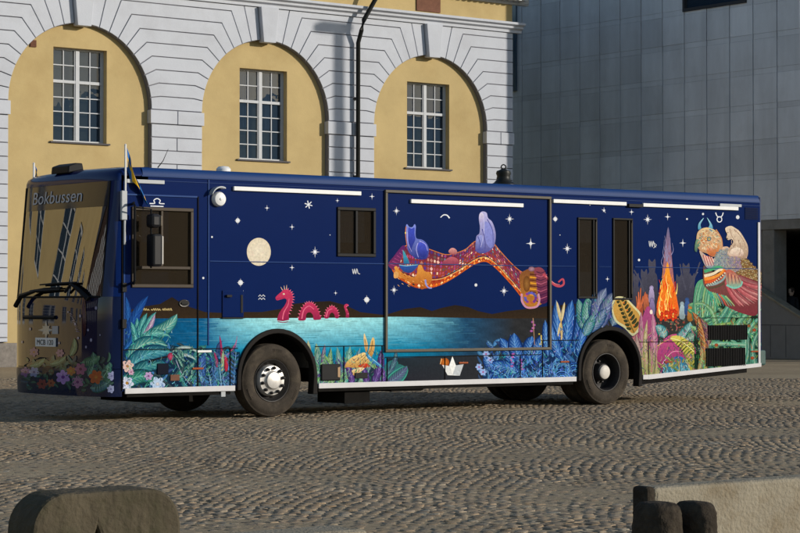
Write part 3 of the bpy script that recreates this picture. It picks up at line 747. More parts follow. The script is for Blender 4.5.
# ================================================================== BUS
bus = thing('library_bus', 'dark blue library bus painted with a night lake scene of stars and animals', 'bus', (3.6, 1.25, 0))
XF, XE, WB, BW = -2.40, 9.66, 6.22, 2.5
ZB, ZS, ZT = 0.375, 3.20, 3.318          # skirt, start of the roof curve, roof edge
def zbot(x): return ZB if x < 7.05 else ZB + (x - 7.05) * 0.061
ARC = [(0.04, .645), (WB + .01, .655)]
def arch_pts(c, hw, n=20, up=0.64, zc=0.55, rev=False):
    p = [(c - hw * math.cos(math.pi * k / n), zc + up * math.sin(math.pi * k / n)) for k in range(n + 1)]
    return p[::-1] if rev else p

def side_outline():
    p = [(XF, ZB + .035)]
    for c, hw in ARC: p += [(c - hw - .02, ZB + .035)] + arch_pts(c, hw) + [(c + hw + .02, ZB + .035)]
    p += [(7.05, ZB + .035), (XE - .06, zbot(XE) + .035), (XE - .06, ZS), (XF, ZS)]
    return p
# windows are real openings: build the near wall as a grid of cells minus the window rectangles
WIN = [(-2.25, -1.31, 1.75, 2.80), (1.05, 1.72, 2.20, 2.89), (5.57, 5.97, 1.63, 2.86), (6.30, 6.72, 1.61, 2.87)]
def near_wall():
    b = MB(); y0, y1 = 0.0, 0.05
    zl = 1.45                                  # everything below this height in one outline with the wheel arches
    b.prism(side_outline()[:-2] + [(XE - .06, zl), (XF, zl)], y0, y1)
    xs = [XF] + [q for w in WIN for q in w[:2]] + [XE - .06]
    for i in range(len(xs) - 1):
        if i % 2 == 0: b.box(xs[i], xs[i + 1], y0, y1, zl, ZS)
        else:
            w = WIN[i // 2]; b.box(w[0], w[1], y0, y1, zl, w[2]); b.box(w[0], w[1], y0, y1, w[3], ZS)
    return b.obj('side_panel', M['navy'], bus)
near_wall()
b = MB(); b.prism(side_outline(), BW - .05, BW); b.obj('side_panel', M['navy'], bus)
# roof with coved edges
prof = [(0, ZS)] + [(.055 - .055 * math.cos(t), ZS + (ZT - ZS) * math.sin(t)) for t in [k / 6 * math.pi / 2 for k in range(1, 7)]] + [(.6, ZT + .03), (1.25, ZT + .04)]
full = prof + [(BW - y, z) for y, z in prof[::-1][1:]]
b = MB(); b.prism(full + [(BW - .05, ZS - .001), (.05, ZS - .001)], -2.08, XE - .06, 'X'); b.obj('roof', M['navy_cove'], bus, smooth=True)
# gutter lines along the cove
b = MB(); b.box(XF + .3, XE - .07, -.012, -.0005, ZS - .004, ZS + .012); b.box(XF + .3, XE - .07, -.006, -.0005, 3.145, 3.151); b.obj('gutter', M['navy_cove'], bus)
# rear wall, rounded corners
b = MB()
rp = [(XE - .06, 0.0), (XE - .02, .015), (XE, .06), (XE, BW - .06), (XE - .02, BW - .015), (XE - .06, BW), (XE - .14, BW - .051), (XE - .14, .051)]
b.prism(rp, 0.56, ZT - .03, 'Z'); b.obj('rear_wall', M['navy'], bus, smooth=True)
b = MB(); b.box(XE - .10, XE + .07, -.01, .4, .55, .80); b.box(XE - .10, XE + .07, .4, BW + .01, .55, .74); b.obj('rear_bumper', mat('bumper_paint', hx('#3f5a56'), .5), bus, bevel=.03)
# floor and underbody
b = MB(); b.box(XF + .1, -.72, .06, BW - .06, .42, .60); b.box(.76, 5.5, .06, BW - .06, .46, .60); b.box(6.95, XE - .15, .06, BW - .06, .62, .72)
b.box(-.72, .76, .75, BW - .75, .55, .70); b.box(5.5, 6.95, .75, BW - .75, .55, .70)
b.box(1.26, 1.70, .10, .75, .15, .46); b.box(2.2, 3.3, .9, 1.6, .27, .46); b.box(2.05, 2.6, .06, .5, .30, .46); b.box(-1.6, -.8, .6, 1.9, .22, .42)
b.box(7.1, 8.6, .5, 2.0, .36, .62); b.box(3.9, 5.3, .8, 1.7, .32, .46)
b.tube([(0, .4, .5), (0, 2.1, .5)], .09, 10); b.tube([(WB, .75, .5), (WB, 1.75, .5)], .12, 10); b.lathe([(.05, .95), (.25, 1.1), (.25, 1.4), (.05, 1.55)], (WB, 0, .5), 'Y', 14)
for c in (0, WB):
    b.prism(arch_pts(c, .70, up=.70) + [(c + .72, 1.27), (c - .72, 1.27)], .72, .75); b.prism(arch_pts(c, .70, up=.70) + [(c + .72, 1.27), (c - .72, 1.27)], BW - .75, BW - .72)
b.obj('chassis', M['under'], bus)
# wheel housings (inner tunnel) and rubber lips
for c, hw in ARC:
    t = MB(); a = arch_pts(c, hw + .004, 20)
    v = []; f = []
    for (x, z) in a: v += [(x, .052, z), (x, .74, z)]
    n = len(a)
    for i in range(n - 1): f.append((2 * i, 2 * i + 1, 2 * i + 3, 2 * i + 2))
    t.add(v, f); t.obj('wheel_housing', M['under'], bus)
    l = MB(); o = arch_pts(c, hw + .014, 24, .655); q = arch_pts(c, hw - .045, 24, .59)
    zb = .30
    l.prism([(o[0][0], zb + .08)] + o + [(o[-1][0], zb + (-.03 if c > 3 else .0)), (q[-1][0] - .02, zb + (-.03 if c > 3 else 0))] + q[::-1] + [(q[0][0], zb + .08)], -.035, .10)
    l.obj('wheel_arch_lip', M['arch'], bus, bevel=.01)

# ---------------- wheels
def wheel(x, yo, kind, face=1, full=True):
    """yo = outer face (towards the viewer's side when face=1)"""
    R = .5; w = .29
    def Y(d): return yo + d * face
    t = MB()
    pr = [(.285, .05), (.30, .028), (.335, .012), (.37, .004), (.40, 0), (.43, .004), (.455, .02), (.468, .03), (.484, .034), (.494, .05), (.5, .075), (.5, .105), (.488, .108), (.488, .118), (.5, .121), (.5, .142), (.488, .145), (.488, .155), (.5, .158), (.5, .20), (.49, .25), (.46, .27), (.40, w), (.30, .265), (.285, .24)]
    t.lathe([(r, Y(h)) for r, h in pr], (x, 0, R), 'Y', 48, caps=False)
    # raised sidewall lettering band, plain bars
    tread = t
    for a0 in (1.2, 3.4, 5.6):
        for k in range(7):
            a = a0 + k * .055
            p = [(x + r * math.cos(q), R + r * math.sin(q)) for r, q in ((.395, a), (.43, a), (.43, a + .038), (.395, a + .038))]
            tread.prism(p, Y(-.003), Y(.004))
    wo = t.obj('wheel', M['rubber'], bus, smooth=True)
    if not full: return
    if kind == 'front':
        r = MB()
        r.lathe([(.287, Y(.055)), (.290, Y(.022)), (.282, Y(.024)), (.268, Y(.06)), (.255, Y(.10)), (.232, Y(.118)), (.215, Y(.10))], (x, 0, R), 'Y', 40, 1, caps=False)
        r.lathe([(.215, Y(.10)), (.207, Y(.035)), (.198, Y(.022)), (.145, Y(.016)), (.132, Y(.012)), (.118, Y(.0)), (.108, Y(-.02)), (.05, Y(-.032)), (0, Y(-.034))], (x, 0, R), 'Y', 40, caps=False)
        for k in range(10):
            a = 2 * math.pi * (k + .3) / 10; cx, cz = x + .170 * math.cos(a), R + .170 * math.sin(a)
            r.lathe([(.024, Y(.018)), (.024, Y(-.004)), (.017, Y(-.008)), (.017, Y(-.028)), (.010, Y(-.034)), (0, Y(-.035))], (cx, 0, cz), 'Y', 8, 1)
        for k in range(10):
            a = 2 * math.pi * (k + .8) / 10; cx, cz = x + .242 * math.cos(a), R + .242 * math.sin(a)
            r.lathe([(.022, Y(.106)), (0, Y(.1045))], (cx, 0, cz), 'Y', 10, 2)
        r.obj('rim', [M['alu'], M['steel_rim'], M['under']], wo, smooth=True)
    else:
        r = MB()
        r.lathe([(.287, Y(.055)), (.292, Y(.022)), (.280, Y(.022)), (.268, Y(.05)), (.262, Y(.17)), (.25, Y(.225)), (.19, Y(.23)), (.145, Y(.215)), (.135, Y(.21))], (x, 0, R), 'Y', 40, caps=False)
        r.lathe([(.135, Y(.21)), (.135, Y(.10)), (.12, Y(.075)), (.105, Y(.07))], (x, 0, R), 'Y', 28, caps=False)
        for k in range(10):
            a = 2 * math.pi * (k + .3) / 10; cx, cz = x + .167 * math.cos(a), R + .167 * math.sin(a)
            r.lathe([(.018, Y(.226)), (.018, Y(.19)), (0, Y(.188))], (cx, 0, cz), 'Y', 6)
        r.obj('rim', M['steel_rim'], wo, smooth=True)
        h = MB(); h.lathe([(.108, Y(.075)), (.104, Y(.055)), (.085, Y(.043)), (.04, Y(.037)), (0, Y(.036))], (x, 0, R), 'Y', 28); h.obj('hub_cap', M['hubwhite'], wo, smooth=True)
wheel(0, .03, 'front'); wheel(WB, .03, 'rear'); wheel(WB, .37, 'rear', full=False)
wheel(0, BW - .03, 'front', -1); wheel(WB, BW - .03, 'rear', -1); wheel(WB, BW - .37, 'rear', -1, False)

# ---------------- front end
def bow(z): 
    if z < 1.5: return .40 - .03 * max(0, (.6 - z)) / .27
    return .40 - .26 * ((z - 1.5) / 1.75) ** 1.0
def xfront(y, z):
    s = abs(2 * y / BW - 1); s = min(s, 1.0)
    return XF - bow(z) * (1 - s ** 2.7) ** (1 / 2.7)
YS = [BW * (0.5 - 0.5 * math.cos(math.pi * k / 40)) for k in range(41)]
def front_patch(y0, y1, z0, z1, nz, off=0.0, thick=0.02):
    ys = [y0] + [y for y in YS if y0 + .004 < y < y1 - .004] + [y1]
    zs = [z0 + (z1 - z0) * k / nz for k in range(nz + 1)]
    m = MB(); v = []; f = []
    for z in zs:
        for y in ys: v.append((xfront(y, z) - off, y, z))
    n = len(ys); k = len(v)
    for z in zs:
        for y in ys: v.append((xfront(y, z) - off + thick, y, z))
    for i in range(nz):
        for j in range(n - 1):
            a = i * n + j
            f.append((a, a + 1, a + n + 1, a + n)); f.append((k + a, k + a + n, k + a + n + 1, k + a + 1))
    for j in range(n - 1):
        f.append((j, k + j, k + j + 1, j + 1)); a = nz * n + j; f.append((a, a + 1, k + a + 1, k + a))
    for i in range(nz):
        a = i * n; f.append((a, a + n, k + a + n, k + a)); a += n - 1; f.append((a, k + a, k + a + n, a + n))
    return m.add(v, f)
WS0, WS1 = 1.63, 3.13
front_patch(0, BW, .70, WS0, 8).obj('front_panel', M['front'], bus, smooth=True)
front_patch(.0, BW, .34, .694, 4, .006).obj('front_bumper', M['front'], bus, smooth=True)
front_patch(0, .12, WS0 + .001, WS1, 8).obj('corner_pillar', M['navy'], bus, smooth=True)
front_patch(BW - .12, BW, WS0 + .001, WS1, 8).obj('corner_pillar', M['navy'], bus, smooth=True)
front_patch(.121, BW - .121, WS0 + .002, 2.80, 8, -.004, .008).obj('windscreen', M['windscreen'], bus, smooth=True)
hd = front_patch(.121, BW - .121, 2.801, WS1, 4, -.003, .01).obj('header_band', mat('header_glass', (.022, .02, .026), .08, spec=.7, var=.05), bus, smooth=True)
# rubber edge round the glass
g = MB(); 
for y in (.118, BW - .118): g.tube([(xfront(y, z) - .002, y, z) for z in [WS0 + (WS1 - WS0) * k / 8 for k in range(9)]], .012, 6)
g.tube([(xfront(y, WS0) - .004, y, WS0) for y in YS if .1 < y < BW - .1], .014, 6)
g.obj('windscreen_seal', M['black'], bus, smooth=True)
# roof nose
m = MB(); v = []; f = []
steps = [(WS1, 0), (3.18, .005), (3.235, .03), (3.285, .10), (3.312, .22), (3.325, .45)]
ys = YS
for z, back in steps:
    for y in ys:
        e = min(y, BW - y); z2 = z if e > .06 else min(z, ZS + (ZT - ZS) * (e / .06) ** .6) 
        x = xfront(y, min(z, 3.13)) + back * (1 if e > 0 else 1)
        v.append((min(x, -1.95) if back < .45 else -1.95, y, z2 + (.02 * (1 - abs(2 * y / BW - 1)) if z > 3.2 else 0)))
n = len(ys)
for i in range(len(steps) - 1):
    for j in range(n - 1): a = i * n + j; f.append((a, a + 1, a + n + 1, a + n))
m.add(v, f).obj('roof_nose', M['navy'], bus, smooth=True)
b = MB(); b.box(-2.40, -2.0, .0, .05, WS1, ZS + .001); b.box(-2.40, -2.0, BW - .05, BW, WS1, ZS + .001); b.obj('nose_cheek', M['navy'], bus)
# cab interior
b = MB(); b.box(-2.35, -.75, .08, BW - .08, .61, .66); b.box(-.75, .79, .78, BW - .78, .61, .66); b.box(.79, 5.45, .08, BW - .08, .61, .66); b.box(5.45, 7.0, .78, BW - .78, .61, .66); b.box(7.0, 9.4, .08, BW - .08, .73, .76); b.box(-1.15, -1.10, .9, BW - .08, .66, 3.1); b.box(XF + .02, 9.4, BW - .07, BW - .055, 1.25, 1.7)
b.box(.6, .65, .07, BW - .1, .66, 3.1); b.box(XF + .05, 9.4, .06, BW - .06, 3.12, 3.16)
b.box(1.0, 9.3, 1.3, 1.35, .66, 3.1)
b.obj('cabin_lining', M['interior'], bus)
b = MB(); b.prism([(-2.72, 1.0), (-2.2, 1.0), (-2.15, 1.35), (-2.45, 1.56), (-2.66, 1.58)], .3, BW - .3); b.obj('dashboard', M['black'], bus, bevel=.02)
b = MB(); b.box(-1.75, -1.25, .35, .85, 1.05, 1.2); b.box(-1.40, -1.24, .36, .84, 1.2, 1.95); b.box(-1.38, -1.26, .48, .72, 1.95, 2.2); b.box(-1.6, -1.4, .5, .7, .66, 1.05)
b.obj('driver_seat', M['seat'], bus, bevel=.04)
n = 20; c0 = Vector((-2.02, .6, 1.50)); e1 = Vector((0, 1, 0)); e2 = Vector((.5, 0, .85)).normalized()
b = MB(); b.tube([c0 + (e1 * math.cos(2 * math.pi * k / n) + e2 * math.sin(2 * math.pi * k / n)) * .22 for k in range(n + 1)], .016, 6); b.tube([c0, (-2.25, .6, 1.2)], .03, 6); b.box(-2.04, -2.0, .39, .81, 1.49, 1.51)
b.obj('steering_wheel', M['black'], bus, smooth=True)
# bookshelves seen through the side windows
b = MB()
for x in np.arange(1.0, 9.2, .045):
    for z in (1.25, 1.65, 2.05, 2.45):
        if random.random() < .9: hgt = random.uniform(.2, .3); b.box(x, x + .035, 1.10, 1.29, z, z + hgt, 0, random.choice([(.20, .09, .05), (.08, .10, .16), (.26, .20, .10), (.07, .12, .08), (.30, .26, .20)]))
for z in (1.22, 1.62, 2.02, 2.42, 2.82): b.box(.98, 9.25, 1.08, 1.30, z, z + .025, 0, (.09, .06, .035))
b.obj('bookshelf', mat('book_spines', (1, 1, 1), .7, attr='Col'), bus)

# ---------------- side fittings
def bar(name, x0, x1, z0, z1, m, d=.02, y=-.0005, bev=.004): 
    q = MB(); q.box(x0, x1, y - d, y, z0, z1); return q.obj(name, m, bus, bevel=bev)
MZ = -.006     # painted layer sits within this depth
for x0, x1, z in ((-.68, 1.45, 3.085), (2.34, 4.46, 3.005), (5.06, 6.57, 3.09), (6.93, 9.06, 3.085)):
    bar('awning_rail', x0, x1, z - .026, z + .03, M['white'], .035)
bar('awning_bracket', 6.61, 6.91, 3.045, 3.095, M['black'], .05); bar('marker_strip', 8.65, 9.15, 3.115, 3.16, M['greytrim'], .02)
bar('marker_strip', -2.33, -1.76, 3.105, 3.155, M['greytrim'], .02)
# skirt strip in lengths
for x0, x1 in ((XF + .05, ARC[0][0] - .69), (ARC[0][0] + .69, ARC[1][0] - .70), (ARC[1][0] + .70, 7.05)):
    bar('skirt_strip', x0, x1, ZB, ZB + .072, M['skirt'], .022)
q = MB(); q.prism([(7.05, ZB), (XE - .06, zbot(XE - .06)), (XE - .06, zbot(XE - .06) + .06), (7.05, ZB + .072)], -.022, -.0005); q.obj('skirt_strip', M['skirt'], bus)
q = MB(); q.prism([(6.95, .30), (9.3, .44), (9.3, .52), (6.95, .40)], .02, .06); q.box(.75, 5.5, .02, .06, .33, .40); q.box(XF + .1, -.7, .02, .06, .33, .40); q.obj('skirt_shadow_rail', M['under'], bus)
bar('edge_strip', 9.535, 9.585, .58, 2.88, M['skirt'], .02)
# slide-out frame
fx0, fx1, fz0, fz1 = 1.88, 5.02, .86, 3.155
q = MB(); t = .040
q.box(fx0, fx1, -.035, -.0005, fz1 - t, fz1); q.box(fx0, fx1, -.035, -.0005, fz0, fz0 + t); q.box(fx0, fx0 + t, -.035, -.0005, fz0 + t, fz1 - t); q.box(fx1 - t, fx1, -.035, -.0005, fz0 + t, fz1 - t)
q.obj('slide_out_frame', M['taupe'], bus, bevel=.006)
# seams: slim dark and light joint strips
q = MB()
def seam(x0, x1, z0, z1, y=-.0115): q.box(x0, x1, y, y + .010, z0, z1)
for x0, x1, z in ((XF + .02, -.60, .945), (.68, 1.88, .955), (1.90, 4.83, .79), (4.83, 5.60, 1.0), (6.86, 8.16, .955), (8.16, 9.53, 1.325)): seam(x0, x1, z - .005, z + .005)
for x, z0, z1 in ((-.72, .45, .94), (1.17, .45, .95), (1.84, .45, .96), (1.93, .45, .78), (2.98, .45, .78), (4.42, .45, .78), (4.86, .45, .99), (8.14, .45, 1.32), (9.33, .56, .95), (7.06, .45, .95)): seam(x - .004, x + .004, z0, z1)
seam(-1.24, -1.225, .45, 2.96); seam(XF + .005, XF + .02, .42, 2.9)
q.obj('panel_joint', M['under'], bus)
q = MB()
q.box(-1.075, -1.06, -.012, -.0005, .99, 3.19); q.box(-2.34, -1.25, -.014, -.0005, 2.945, 2.965); q.box(XF + .03, XF + .05, -.012, -.0005, 1.0, 2.95)
for x0, x1 in ((-1.05, 1.88), (1.94, 4.96), (5.03, 5.53), (6.01, 6.26), (6.77, 9.53)): q.box(x0, x1, -.0118, -.0005, 2.105 + .0016 * x0, 2.110 + .0016 * x1)
q.obj('trim_line', mat('trim_blue', hx('#25447c'), .2), bus)
# windows
for k, (x0, x1, z0, z1) in enumerate(WIN):
    q = MB(); t = .045 if k < 2 else .03; fr = M['brownframe'] if k in (0,) else M['black']
    y0, y1 = -.022, .03
    q.box(x0, x1, y0, y1, z1 - t, z1); q.box(x0, x1, y0, y1, z0, z0 + t); q.box(x0, x0 + t, y0, y1, z0 + t, z1 - t); q.box(x1 - t, x1, y0, y1, z0 + t, z1 - t)
    if k == 0: q.box(x0 + .44, x0 + .475, y0 + .006, y1, z0 + .28, z1 - t); q.box(x0 + t, x1 - t, y0 + .006, y1, z0 + .24, z0 + .28)
    if k == 1: q.box((x0 + x1) / 2 - .02, (x0 + x1) / 2 + .02, y0 + .006, y1, z0 + t, z1 - t)
    if k > 1: q.box(x1 - t - .05, x1 - t - .02, y0 + .01, y1, z0 + t, z1 - t)
    wo = q.obj('window', fr, bus, bevel=.006)
    p = MB(); p.box(x0 + t, x1 - t, .012, .018, z0 + t, z1 - t); p.obj('pane', M['glass_bus'], wo)
# brass-coloured inner edge strips on the two tall windows
for x in (5.94, 6.69):
    bar('window_trim', x - .012, x + .004, 1.70, 2.80, M['brownframe'], .01, -.02)
# round clearance light with hood
q = MB(); q.lathe([(.0, -.085), (.05, -.083), (.085, -.07), (.098, -.045), (.098, -.001)], (-.92, 0, 2.935), 'Y', 28); q.lathe([(0, -.097), (.018, -.095), (.02, -.083)], (-.92, 0, 2.935), 'Y', 12)
q.obj('side_camera', M['white'], bus, smooth=True)
q = MB(); n = 10; pts = [(-.92 + .15 * math.cos(a), -.05, 2.935 + .15 * math.sin(a)) for a in [math.radians(160 - k * 9.5) for k in range(11)]]
v = []; 
for (x, y, z) in pts: v += [(x, -.10, z), (x, -.0005, z), (x, -.10, z + .02), (x, -.0005, z + .02)]
f = []
for i in range(10): a = i * 4; f += [(a, a + 4, a + 5, a + 1), (a + 2, a + 3, a + 7, a + 6), (a, a + 2, a + 6, a + 4), (a + 1, a + 5, a + 7, a + 3)]
f += [(0, 1, 3, 2), (40, 42, 43, 41)]
q.add(v, f).obj('camera_hood', M['greytrim'], bus)
# hatch
q = MB(); q.box(-.85, -.51, -.016, -.0005, 1.36, 1.72); ho = q.obj('side_hatch', M['navy'], bus, bevel=.008)
q = MB(); q.box(-.80, -.72, -.05, -.016, 1.63, 1.66); q.box(-.56, -.53, -.024, -.016, 1.42, 1.66); q.obj('hatch_handle', M['black'], ho)
q = MB(); q.box(-.86, -.50, -.03, -.001, 1.345, 1.357); q.obj('hatch_edge', M['black'], ho)
# oval door handle recess
q = MB(); q.lathe([(.0, -.012), (.055, -.013), (.075, -.018), (.082, -.010), (.084, -.0005)], (-1.45, 0, 1.545), 'Y', 28, sc=(1, 1, .62)); ro = q.obj('door_handle', mat('handle_ring', (.09, .085, .08), .35, metal=.5), bus, smooth=True)
q = MB(); q.lathe([(0, -.021), (.056, -.0205), (.058, -.012)], (-1.45, 0, 1.545), 'Y', 24, sc=(1, 1, .6)); q.box(-1.50, -1.40, -.032, -.021, 1.535, 1.553); q.obj('handle_grip', M['black'], ro)
# filler recess, small boxes
q = MB(); q.box(.77, 1.10, -.028, -.0005, .48, .71); fo = q.obj('filler_cap', M['black'], bus, bevel=.035)
q = MB(); q.prism([(1.045, .53), (1.085, .52), (1.085, .67), (1.045, .66)], -.034, -.028); q.obj('filler_highlight', mat('brown_highlight', (.22, .15, .09), .35, metal=.6), fo)  # brown strip standing in for the highlight on the cap's right side
bar('step_recess', -1.86, -1.69, .615, .76, mat('recess_blue', (.003, .005, .016), .5, spec=.05), .014)
bar('socket_cover', -1.66, -1.52, .53, .61, M['rust'], .014); bar('step_recess', 1.36, 1.58, .50, .58, M['black'], .014)
for x, z in ((-1.235, .685), (3.32, .69), (5.30, .675), (7.49, .64), (9.45, .78)): bar('side_reflector', x - .085, x + .085, z - .013, z + .013, M['amber'], .018)
bar('white_tread', -1.24, -1.02, .895, .925, M['white'], .016); bar('tow_plate', -.86, -.79, .30, .372, M['greytrim'], .02, .02)
# engine grilles with slats
for (x0, x1, z0, z1) in ((8.39, 9.26, .975, 1.21), (8.34, 9.21, .555, .845)):
    q = MB(); q.box(x0, x1, -.016, -.0005, z0, z1); n = 22
    for k in range(n + 1):
        x = x0 + (x1 - x0) * k / n; q.box(x - .006, x + .006, -.03, -.0155, z0, z1, 1)
    q.obj('engine_grille', [M['under'], mat('slat_paint', (.016, .015, .015), .6, spec=.1)], bus)
q = MB()
for k in range(9): z = 2.93 + k * .022; q.prism([(z, -.0) , (z + .012, -.016), (z + .014, 0)], 9.24, 9.55, 'X')
q = MB()
for k in range(9):
    z = 2.925 + k * .022; q.box(9.24, 9.55, -.014, -.0005, z, z + .010)
q.obj('roof_louvre', mat('louvre_navy', hx('#071638'), .2, spec=.25), bus)
# mirrors on a tall bracket at the front corner
q = MB(); xb, yb_ = -2.30, -.10
q.tube([(xb + .06, -.001, 2.83), (xb, -.14, 2.84), (xb - .02, -.20, 2.80), (xb - .02, -.20, 1.84), (xb, -.14, 1.80), (xb + .06, -.001, 1.81)], .018, 8)
q.tube([(xb - .02, -.20, 2.78), (xb + .2, -.24, 2.76), (xb + .2, -.24, 2.0)], .012, 6)
mo = q.obj('mirror_arm', M['black'], bus, smooth=True)
q = MB(); q.box(-2.13, -1.985, -.34, -.16, 2.02, 2.44); q.obj('mirror_housing', M['mirror'], mo, bevel=.03)
q = MB(); q.box(-1.992, -1.966, -.335, -.165, 2.045, 2.415); q.obj('mirror_glass', M['hubwhite'], mo, bevel=.012)  # off-white colour stands in for the sunlit edge of the mirror
q = MB(); q.box(-2.14, -1.99, -.32, -.16, 2.52, 2.70); q.obj('mirror_housing', M['mirror'], mo, bevel=.04)
q = MB(); q.box(-1.994, -1.97, -.31, -.17, 2.54, 2.68); q.obj('mirror_glass', mat('mirror_brown', (.3, .24, .18), .3, metal=.6), mo, bevel=.012)
q = MB(); q.box(XF - .025, XF + .06, -.05, -.0005, 2.62, 3.0); q.box(XF + .02, XF + .05, -.035, -.0005, 2.3, 2.62); q.obj('corner_bracket', M['greytrim'], bus, bevel=.01)
for z in (1.28, 1.75, 2.86): bar('door_hinge', XF - .005, XF + .06, z - .06, z + .06, M['black'], .04)
# flags
def flag(x, y, z0, h, w, nm, face):
    p = MB(); p.tube([(x, y, z0), (x, y, z0 + h)], .014, 8); p.lathe([(.0, z0 + h + .03), (.018, z0 + h + .015), (.014, z0 + h)], (x, y, 0), n=8); po = p.obj('flagpole', M['white'], bus, smooth=True)
    c = MB(); nu, nv = 14, 12
    v = []
    for j in range(nv + 1):
        for i in range(nu + 1):
            s, t = i / nu, j / nv
            # the cloth hangs limp: folded close to the pole, dropping towards its fly end
            v.append((x + .018 + s * w * (.35 + .35 * t) + .02 * math.sin(s * 9 + t * 2), y + face * (.035 * math.sin(s * 11) * (.4 + t)) - .02 * s, z0 + h - .02 - t * h * .47 - s * w * 1.05))
    fcs = []; cl = []
    blue, yel = hx('#2468ae'), hx('#e8b428')
    for j in range(nv):
        for i in range(nu):
            a = j * (nu + 1) + i; fcs.append((a, a + 1, a + nu + 2, a + nu + 1)); cl.append(yel if (4 <= i < 7 or 5 <= j < 7) else blue)
    for q_, c_ in zip(fcs, cl): pass
    o0 = len(c.v); c.v += v
    for q_, c_ in zip(fcs, cl): c.f.append(q_); c.m.append(0); c.c.append(c_)
    c.obj('flag', M['flag'], po, smooth=True)
flag(-2.36, -.03, 2.98, .60, .50, 'near', 1)
flag(-2.42, 2.32, 3.16, .30, .20, 'far', 1)
# roof pieces
q = MB(); a = (-2.30, 1.25, 3.33); q.prism([(-2.54, 3.28), (-2.53, 3.38), (-2.42, 3.42), (-2.32, 3.42), (-2.30, 3.33)], 1.15, 1.62); q.obj('roof_lamp_box', M['black'], bus, bevel=.015)
q = MB(); q.lathe([(.10, 3.33), (.10, 3.37), (.07, 3.40), (0, 3.41)], (-.60, .35, 0), n=16); q.obj('roof_vent', M['white'], bus, smooth=True)
q = MB(); q.tube([(-1.78, .12, 3.33), (-1.70, .12, 3.42), (-1.62, .12, 3.58)], [.008, .005, .003], 6); q.obj('antenna', M['black'], bus)
def ws(y, z, o=.03): return (xfront(y, z) - o, y, z)
q = MB(); q.tube([ws(y, 1.36, .006) for y in [1.9 - k * .1 for k in range(10)]], .03, 6); q.obj('badge_recess', M['black'], bus, smooth=True)
